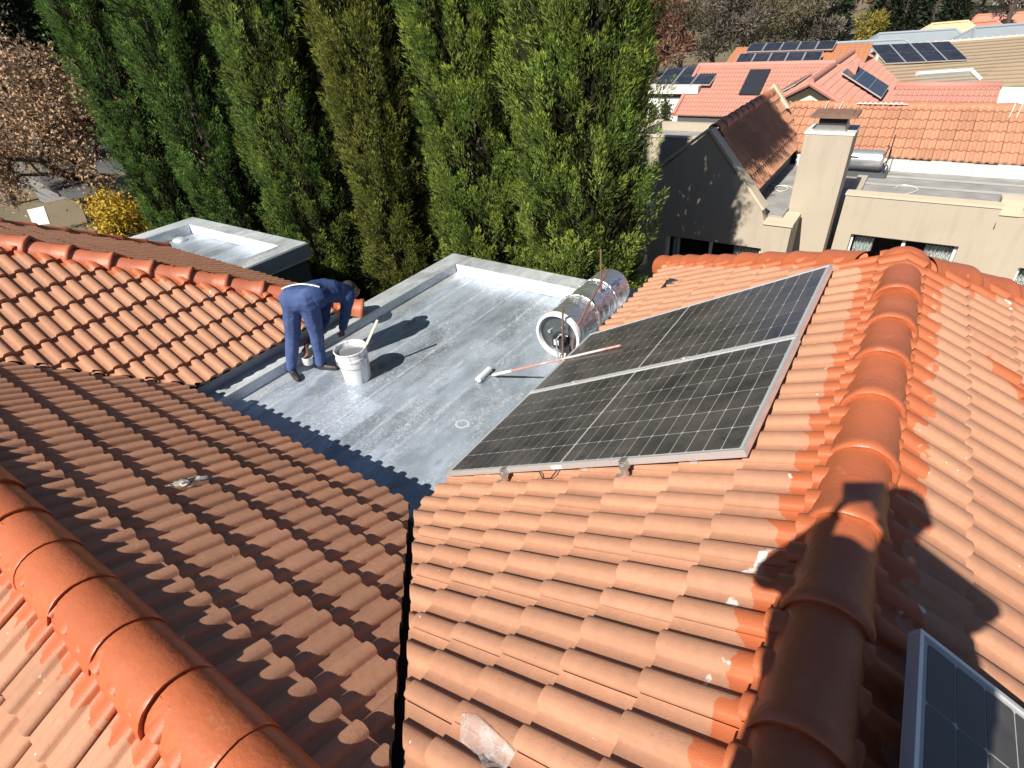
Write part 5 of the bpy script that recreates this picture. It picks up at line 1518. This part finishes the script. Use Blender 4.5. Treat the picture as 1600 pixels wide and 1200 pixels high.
cA, cB = np.array([0.145, 0.245, 0.050]), np.array([0.280, 0.350, 0.080])
dA, dB = np.array([0.095, 0.205, 0.055]), np.array([0.190, 0.310, 0.075])
oA, oB = np.array([0.165, 0.205, 0.048]), np.array([0.265, 0.285, 0.072])
conifer(-5.78, 7.5, GZ, 12.0, 0.88, 0.85, 'bright green conifer behind the far left corner of the flat roof', 1150, 145, cA, cB, 3)
conifer(-3.95, 7.5, GZ, 11.6, 0.90, 0.92, 'rightmost bright green conifer, next to the shaded gable wall', 1100, 145, cA, cB, 5, tap=0.56)
conifer(-8.12, 7.5, GZ, 11.6, 0.62, 0.62, 'narrow olive conifer with dark gaps on both sides', 850, 140, oA, oB, 8)
conifer(-10.80, 7.5, GZ, 11.6, 0.86, 0.84, 'green conifer directly behind the right end of the small flat roof', 1000, 120, dA, cB, 13)
conifer(-14.0, 7.4, GZ, 11.8, 0.80, 0.80, 'green conifer behind the left end of the small flat roof', 900, 100, dA, dB, 21)
conifer(-17.2, 7.4, GZ, 12.5, 0.78, 0.78, 'leftmost conifer of the row, beside the yellow shrub', 900, 95, dA, dB, 34)

def branch_tree(name, base, h, spread, label, cat, colA, colB, seed, n_leaf, leaf, levels=5, trunk_r=0.22, group=None, mat=None, nbr=4, clump=0.5, bare=0.0):
    """a branching tree: trunk, limbs and twigs as one part, leaf clumps as another"""
    rs = random.Random(seed); nr = np.random.default_rng(seed)
    t = thing(name, base, label, cat, group)
    base = Vector(base); b = MB(); tips = []
    def grow(p, d, L, r, lev):
        n = 4; pts = [p]; q = p
        for i in range(n):
            d = (d+Vector((rs.gauss(0, .14), rs.gauss(0, .14), rs.gauss(0.03, .10)))).normalized()
            q = q+d*(L/n); pts.append(q)
        rr = [r*(1-0.45*i/n) for i in range(n+1)]
        b.tube(pts, rr, 6 if lev > 2 else 4, False)
        if lev <= 2:
            tips.extend(pts[1:])
        if lev == 0: return
        kids = nbr if lev > 1 else 3
        for k in range(kids):
            i = rs.randint(2, n); a = rs.uniform(0, 2*math.pi)
            s = d.cross(Vector((math.cos(a), math.sin(a), 0.3))).normalized()
            nd = (d*rs.uniform(0.35, 0.8)+s*rs.uniform(0.6, 1.0)*spread+Vector((0, 0, 0.12))).normalized()
            grow(pts[i], nd, L*rs.uniform(0.58, 0.80), r*0.55, lev-1)
    grow(base, Vector((0, 0, 1)), h*0.30, trunk_r, levels)
    b.build('branches', M_BARK, t, True)
    tp = np.array([tuple(p) for p in tips])
    k = nr.integers(0, len(tp), n_leaf)
    P = tp[k]+nr.normal(0, clump, (n_leaf, 3))*np.array([1, 1, 0.7])
    D = nr.normal(0, 1, (n_leaf, 3))+np.array([0, 0, 0.4]); D /= np.linalg.norm(D, axis=1)[:, None]
    u = (nr.uniform(0, 1, len(tp))[k])[:, None]
    tint = (colA*(1-u)+colB*u)*nr.uniform(0.65, 1.35, n_leaf)[:, None]
    V, F, T = fronds(P, D, nr.uniform(0.6, 1.4, n_leaf)*leaf, nr.uniform(0.35, 0.8, n_leaf)*leaf, tint, 0.5, nr)
    np_mesh('leaves', V, F, mat or M_DRYLEAF, t, False, T)
    return t

brA, brB = np.array([0.27, 0.170, 0.100]), np.array([0.50, 0.35, 0.22])
gp_ = on_z((150, 345), GZ)
branch_tree('brown_tree', (gp_.x, gp_.y, GZ), 10.6, 0.95, 'large autumn tree with brown dry leaves and dark limbs at the left edge', 'tree', brA, brB, 4, 17000, 0.135, 5, 0.34, clump=0.24)
gp2 = on_z((40, 335), GZ)
branch_tree('brown_tree', (gp2.x-3, gp2.y+0.5, GZ), 8.0, 0.9, 'second brown tree farther left, half outside the picture', 'tree', brA*0.9, brB*0.9, 9, 20000, 0.115, 5, 0.26, clump=0.30)
gy_ = at_dist((196, 330), 23.5)
ylA, ylB = np.array([0.42, 0.27, 0.030]), np.array([0.58, 0.42, 0.06])
branch_tree('yellow_shrub', (gy_.x, gy_.y, GZ), 3.3, 1.2, 'bright yellow shrub between the brown tree and the first conifer', 'shrub', ylA, ylB, 12, 11000, 0.12, 4, 0.08, clump=0.26)

# yard and pale house behind the brown tree
yd = thing('white_walled_house', (-38, 10, GZ), 'white walled house with grey roofs half hidden behind the brown tree', 'house')
def quad_on_z(pxs, z): return [on_z(p, z) for p in pxs]
for (px0, px1, dist, z0, z1) in (((-60, 300), (62, 300), 42, GZ, -4.6), ((55, 300), (130, 300), 37, GZ, -5.2)):
    p, q = at_dist(px0, dist), at_dist(px1, dist); d = Vector((-q.y+p.y, q.x-p.x, 0)).normalized()*0.3
    b = MB(); b.add([(p.x, p.y, z0), (q.x, q.y, z0), (q.x, q.y, z1), (p.x, p.y, z1), (p.x+d.x, p.y+d.y, z0), (q.x+d.x, q.y+d.y, z0), (q.x+d.x, q.y+d.y, z1), (p.x+d.x, p.y+d.y, z1)], [(0, 1, 2, 3), (4, 7, 6, 5), (3, 2, 6, 7), (0, 4, 5, 1), (1, 5, 6, 2), (0, 3, 7, 4)])
    b.build('wall', M_WHITE, yd)
def slab(pxs, z, th, name, mat):
    ps = quad_on_z(pxs, z); b = MB(); n = len(ps)
    b.add([(p.x, p.y, z) for p in ps]+[(p.x, p.y, z-th) for p in ps], [tuple(range(n)), tuple(range(2*n-1, n-1, -1))]+[((i+1) % n, i, n+i, n+(i+1) % n) for i in range(n)])
    return b.build(name, mat, yd)
M_SLATE = simple('dark_slate_sheet', (0.085, 0.085, 0.088), 0.7, var=0.15)
slab([(60, 268), (122, 252), (150, 268), (150, 300), (100, 302), (64, 285)], -4.7, 0.2, 'canopy_roof', M_SLATE)
slab([(40, 203), (78, 200), (88, 216), (44, 222)], -3.2, 0.2, 'upper_roof', M_SLATE)
slab([(140, 226), (188, 218), (192, 262), (150, 262)], -3.8, 0.2, 'garage_roof', M_SLATE)
b = MB(); p, q = at_dist((58, 266), 37), at_dist((124, 251), 37); b.tube([p, q], 0.09, 6); b.build('fascia', M_WPAINT, yd)
b = MB(); b.add([on_z((52, 352), GZ+0.02), on_z((78, 350), GZ+0.02), on_z((68, 322), GZ+0.02), on_z((42, 328), GZ+0.02)], [(0, 1, 2, 3)])
tag(b.build('paving', M_WHITE, None), kind='structure')
l2 = thing('metal_roofed_shed', at_dist((15, 140), 46), 'shed with a pale metal roof edge at the far left behind brown twigs', 'shed')
b = MB(); p0_, p1_, p2_, p3_ = at_dist((-40, 128), 50), at_dist((34, 124), 50), at_dist((8, 152), 42), at_dist((-60, 160), 42)
b.add([p0_, p1_, p2_, p3_], [(0, 1, 2, 3)]); b.build('roof', simple('pale_metal_sheet', (0.45, 0.48, 0.50), 0.4, 0.3), l2)
b = MB(); b.add([p1_, p2_, p2_-Vector((0, 0, 3)), p1_-Vector((0, 0, 3))], [(0, 1, 2, 3)]); b.add([p2_, p3_, p3_-Vector((0, 0, 3)), p2_-Vector((0, 0, 3))], [(0, 1, 2, 3)]); b.build('wall', M_DARKWALL, l2)
b = MB(); b.tube([p1_+Vector((0, 0, 0.05)), p2_+Vector((0, 0, 0.05))], 0.16, 6); b.build('gutter', M_WPAINT, l2)

# dark conifers beyond the brown tree and between the row
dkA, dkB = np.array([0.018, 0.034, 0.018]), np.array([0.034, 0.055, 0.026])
def back_conifer(px, dist, h, rx, label, seed, n=5200, A=dkA, B=dkB, fl=(0.35, 0.9), group='dark conifers far behind the row', xy=None):
    p = at_dist(px, dist) if xy is None else Vector((xy[0], xy[1], 0)); rs = np.random.default_rng(seed)
    gz = ground_z(p.x, p.y)-0.2
    t = thing('dark_conifer', (p.x, p.y, gz), label, 'tree', group)
    b = MB(); trunk_mesh(b, (p.x, p.y, gz), (p.x, p.y, gz+h*0.95), 0.3, 0.04); b.build('trunk', M_BARK, t, True)
    z = rs.uniform(0, 1, n)**1.25; a = rs.uniform(0, 2*np.pi, n)
    nl = 9
    r = rx*(1-z)**0.75*(0.62+0.38*np.abs(np.sin(z*h*1.3+a*2)))*rs.uniform(0.35, 1.05, n)+0.05
    P = np.stack([p.x+r*np.cos(a), p.y+r*np.sin(a), gz+0.4+z*(h-0.6)], 1)
    D = np.stack([np.cos(a)*0.9, np.sin(a)*0.9, rs.uniform(-0.1, 0.9, n)], 1)+rs.normal(0, .3, (n, 3)); D /= np.linalg.norm(D, axis=1)[:, None]
    u = rs.uniform(0, 1, n)[:, None]
    V, F, T = fronds(P, D, rs.uniform(fl[0], fl[1], n), rs.uniform(0.12, 0.35, n)*fl[1]/0.9, (A*(1-u)+B*u)*rs.uniform(0.6, 1.4, n)[:, None], 0.4, rs)
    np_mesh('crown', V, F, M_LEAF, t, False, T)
for i, (x_, y_, h_, r_, lab) in enumerate([(-6.6, 10.3, 9.5, 1.5, 'added dark conifer behind the gap in the middle of the widest bright pair'), (-9.6, 9.9, 9.5, 1.3, 'added dark conifer in the gap left of the olive conifer'), (-12.6, 9.8, 9.5, 1.5, 'added dark conifer in the gap behind the small flat roof'), (-16.4, 9.8, 9.5, 1.5, 'added dark conifer between the two leftmost green ones')]):
    back_conifer((800, 300), 1, h_, r_, lab, 60+i, 6000, dkA, dkB, (0.2, 0.5), 'dark conifers added behind the row', (x_, y_))  # row added so the gaps between the front trees stay dark
back_conifer((-30, 150), 62, 17, 4.2, 'broad dark conifer in the top left corner', 71, 7000)
back_conifer((60, 140), 66, 18, 4.5, 'dark conifer behind the brown tree, left of the leftmost green one', 72, 7000)
back_conifer((150, 140), 70, 19, 4.8, 'dark conifer peeping over the leftmost green conifer', 73, 7000)
back_conifer((275, 120), 60, 18, 4.5, 'dark conifer seen in the gap between the second and third green conifers', 74, 7000)
back_conifer((500, 110), 55, 16, 4.0, 'dark conifer filling the gap left of the narrow olive one', 75, 7000)
back_conifer((420, 110), 64, 17, 4.2, 'dark conifer mostly hidden behind the middle of the row', 76, 6000)

# trees beyond the roofs at the upper right
def far_tree(px, dist, h, w, label, seed, A, B, n=5200, leaf=0.30, airy=0.5):
    p = at_dist(px, dist); rs = np.random.default_rng(seed); r_ = random.Random(seed)
    gz = ground_z(p.x, p.y)-0.2
    t = thing('bare_tree', (p.x, p.y, gz), label, 'tree', 'winter trees beyond the roofs')
    b = MB(); lob = []
    trunk_mesh(b, (p.x, p.y, gz), (p.x, p.y, gz+h*0.5), 0.28, 0.14, 0.3)
    for k in range(13):
        a = r_.uniform(0, 6.28); zz = r_.uniform(0.35, 0.98); rr = w*math.sqrt(max(0, 1-((zz-0.55)/0.55)**2))*r_.uniform(0.25, 0.95)
        q = Vector((p.x+rr*math.cos(a), p.y+rr*math.sin(a), gz+h*zz)); lob.append((q, r_.uniform(0.22, 0.42)*w))
        m0 = Vector((p.x, p.y, gz+h*r_.uniform(0.25, 0.5)))
        b.tube([m0, m0.lerp(q, 0.5)+Vector((0, 0, 0.3)), q], [0.12, 0.07, 0.03], 5, False)
    b.build('trunk', M_BARK, t, True)
    k = rs.integers(0, len(lob), n); C = np.array([tuple(q) for q, _ in lob])[k]; S = np.array([s for _, s in lob])[k]
    v = rs.normal(0, 1, (n, 3)); v /= np.linalg.norm(v, axis=1)[:, None]
    P = C+v*(S*rs.uniform(0.3, 1.0, n)**airy)[:, None]*np.array([1, 1, 0.75])
    D = v*0.8+rs.normal(0, .5, (n, 3))+np.array([0, 0, 0.5]); D /= np.linalg.norm(D, axis=1)[:, None]
    u = rs.uniform(0, 1, len(lob))[k][:, None]
    V, F, T = fronds(P, D, rs.uniform(0.6, 1.8, n)*leaf, rs.uniform(0.15, 0.5, n)*leaf, (A*(1-u)+B*u)*rs.uniform(0.6, 1.4, n)[:, None], 0.5, rs)
    np_mesh('crown', V, F, M_DRYLEAF, t, False, T)
olA, olB = np.array([0.13, 0.115, 0.065]), np.array([0.22, 0.19, 0.115])
rdA, rdB = np.array([0.17, 0.085, 0.055]), np.array([0.25, 0.14, 0.09])
grA, grB = np.array([0.10, 0.085, 0.065]), np.array([0.19, 0.165, 0.13])
gnA, gnB = np.array([0.055, 0.065, 0.03]), np.array([0.11, 0.115, 0.055])
FT = [((1022, 105), 52, 7.2, 3.0, 'reddish brown tree beside the right edge of the bright conifers', rdA, rdB),
      ((1062, 112), 60, 8.2, 4.2, 'olive brown tree behind the white house panels', olA, olB),
      ((1112, 104), 56, 7.6, 4.0, 'grey twiggy tree above the left end of the pink ridge', grA, grB),
      ((1168, 92), 62, 7.8, 4.4, 'olive tree behind the rows of panels on the orange roof, dark trunk showing', olA, olB),
      ((1205, 84), 70, 6.6, 3.6, 'dry bush tree right of the dark trunked olive tree', olA, olB),
      ((1275, 78), 74, 5.0, 3.2, 'low pinkish grey bush tree left of the yellow green bush', grA*1.1, grB*1.15),
      ((1040, 60), 84, 10.0, 5.4, 'tall grey brown tree at the top beside the conifers', grA, grB),
      ((1110, 50), 92, 10.0, 6.0, 'pale dry tree on the slope above the olive ones', olA, olB),
      ((1185, 45), 96, 10.5, 6.0, 'broad straw coloured tree at the top middle right', olA*1.1, olB*1.1),
      ((1250, 45), 98, 9.5, 5.5, 'greenish tree at the top left of the dark cypresses', gnA*1.3, gnB*1.4),
      ((1320, 42), 100, 9.0, 5.5, 'grey green tree between the first dark cypresses', gnA*1.2, grB),
      ((1455, 40), 104, 9.0, 5.0, 'brown green tree between the last two dark cypresses', gnA*1.2, olB),
      ((1530, 25), 108, 8.5, 5.0, 'olive tree above the small orange roof near the top right', olA*0.9, olB*0.9),
      ((1585, 8), 84, 7.5, 1.8, 'pale leafless tree standing in front of the red roof at the top right', np.array([0.30, 0.28, 0.25]), np.array([0.42, 0.40, 0.37]))]
for i, (px, d, h, w, lab, A, B) in enumerate(FT): far_tree(px, d, h, w, lab, 200+i, A, B)
far_tree((1358, 62), 70, 3.6, 1.7, 'small yellow green bush left of the far blue grey roof', 260, np.array([0.20, 0.17, 0.03]), np.array([0.30, 0.25, 0.05]), 2600, 0.26)
for i, (px, d, h, w, lab) in enumerate([((1300, 60), 88, 10.0, 1.7, 'first slim dark cypress from the left on the far slope'), ((1372, 60), 84, 10.5, 2.0, 'second slim dark cypress, left of the paired ones'), ((1402, 62), 84, 10.5, 2.2, 'third slim dark cypress, right one of the pair'), ((1425, 58), 90, 10.0, 1.6, 'fourth slim dark cypress, just right of the pair'), ((1480, 55), 92, 10.0, 1.8, 'fifth slim dark cypress, above the yellow walled house')]):
    back_conifer(px, d, h, w, lab, 300+i, 3400, np.array([0.030, 0.045, 0.026]), np.array([0.050, 0.068, 0.038]), (0.3, 0.8), 'slim dark cypresses on the far slope')

# far woodland as one mass on the rising ground
n = 90000
a = rng.uniform(R(-150), R(75), n); r = 105+150*rng.uniform(0, 1, n)**0.8
cell = np.stack([np.floor(r/7), np.floor(a*r/7)], 1)
hsh = np.abs(np.sin(cell[:, 0]*12.9898+cell[:, 1]*78.233)*43758.5453) % 1.0
hh = 3+6*hsh
x, y = -r*np.sin(-a), r*np.cos(a)
gz = np.array([ground_z(xx, yy) for xx, yy in zip(x, y)])
fr = np.stack([(r/7) % 1-0.5, (a*r/7) % 1-0.5], 1); dome = np.sqrt(np.clip(1-(fr**2).sum(1)*2.2, 0.05, 1))
P = np.stack([x, y, gz+hh*dome*rng.uniform(0.35, 1, n)], 1)
D = rng.normal(0, .6, (n, 3))+np.array([0, 0, 0.7]); D /= np.linalg.norm(D, axis=1)[:, None]
pal = np.array([olA, olB, grA, grB, gnA, gnB, dkB, rdA]); T = pal[(hsh*997).astype(int) % 8]*rng.uniform(0.65, 1.35, n)[:, None]
V, F, T = fronds(P, D, rng.uniform(0.6, 1.7, n), rng.uniform(0.3, 0.8, n), T)
o = np_mesh('far_woodland', V, F, M_DRYLEAF, None, False, T)
tag(o, 'distant winter woodland covering the rising hill', 'woodland', kind='stuff')

# climbers on the white wall
def climber(px, dist, h, w, label, seed):
    p = on_y(px, dist); rs = np.random.default_rng(seed); nn = 500
    t = thing('climbing_plant', (p.x, p.y, p.z-h/2), label, 'plant', 'climbers on the white house')
    b = MB(); b.tube([(p.x, p.y, p.z-h*0.7), (p.x+0.05, p.y, p.z), (p.x, p.y, p.z+h*0.45)], 0.02, 5); b.build('stem', M_BARK, t)
    zz = rs.uniform(-.5, .5, nn); P = np.stack([p.x+rs.normal(0, w*0.4, nn)*(0.4+np.abs(np.sin(zz*9))), p.y+rs.normal(0, .05, nn), p.z+zz*h], 1)
    D = rs.normal(0, 1, (nn, 3)); D /= np.linalg.norm(D, axis=1)[:, None]
    V, F, T = fronds(P, D, rs.uniform(0.08, 0.2, nn), rs.uniform(0.05, 0.1, nn), np.tile(gnA, (nn, 1))*rs.uniform(0.6, 1.5, nn)[:, None], 0.3, rs)
    np_mesh('leaves', V, F, M_LEAF, t, False, T)
climber((1018, 182), 31.3, 1.1, 0.28, 'thin climber on the white wall nearest the conifer', 401)
climber((1038, 178), 31.3, 1.3, 0.34, 'taller climber on the white wall beside the pink verge', 402)
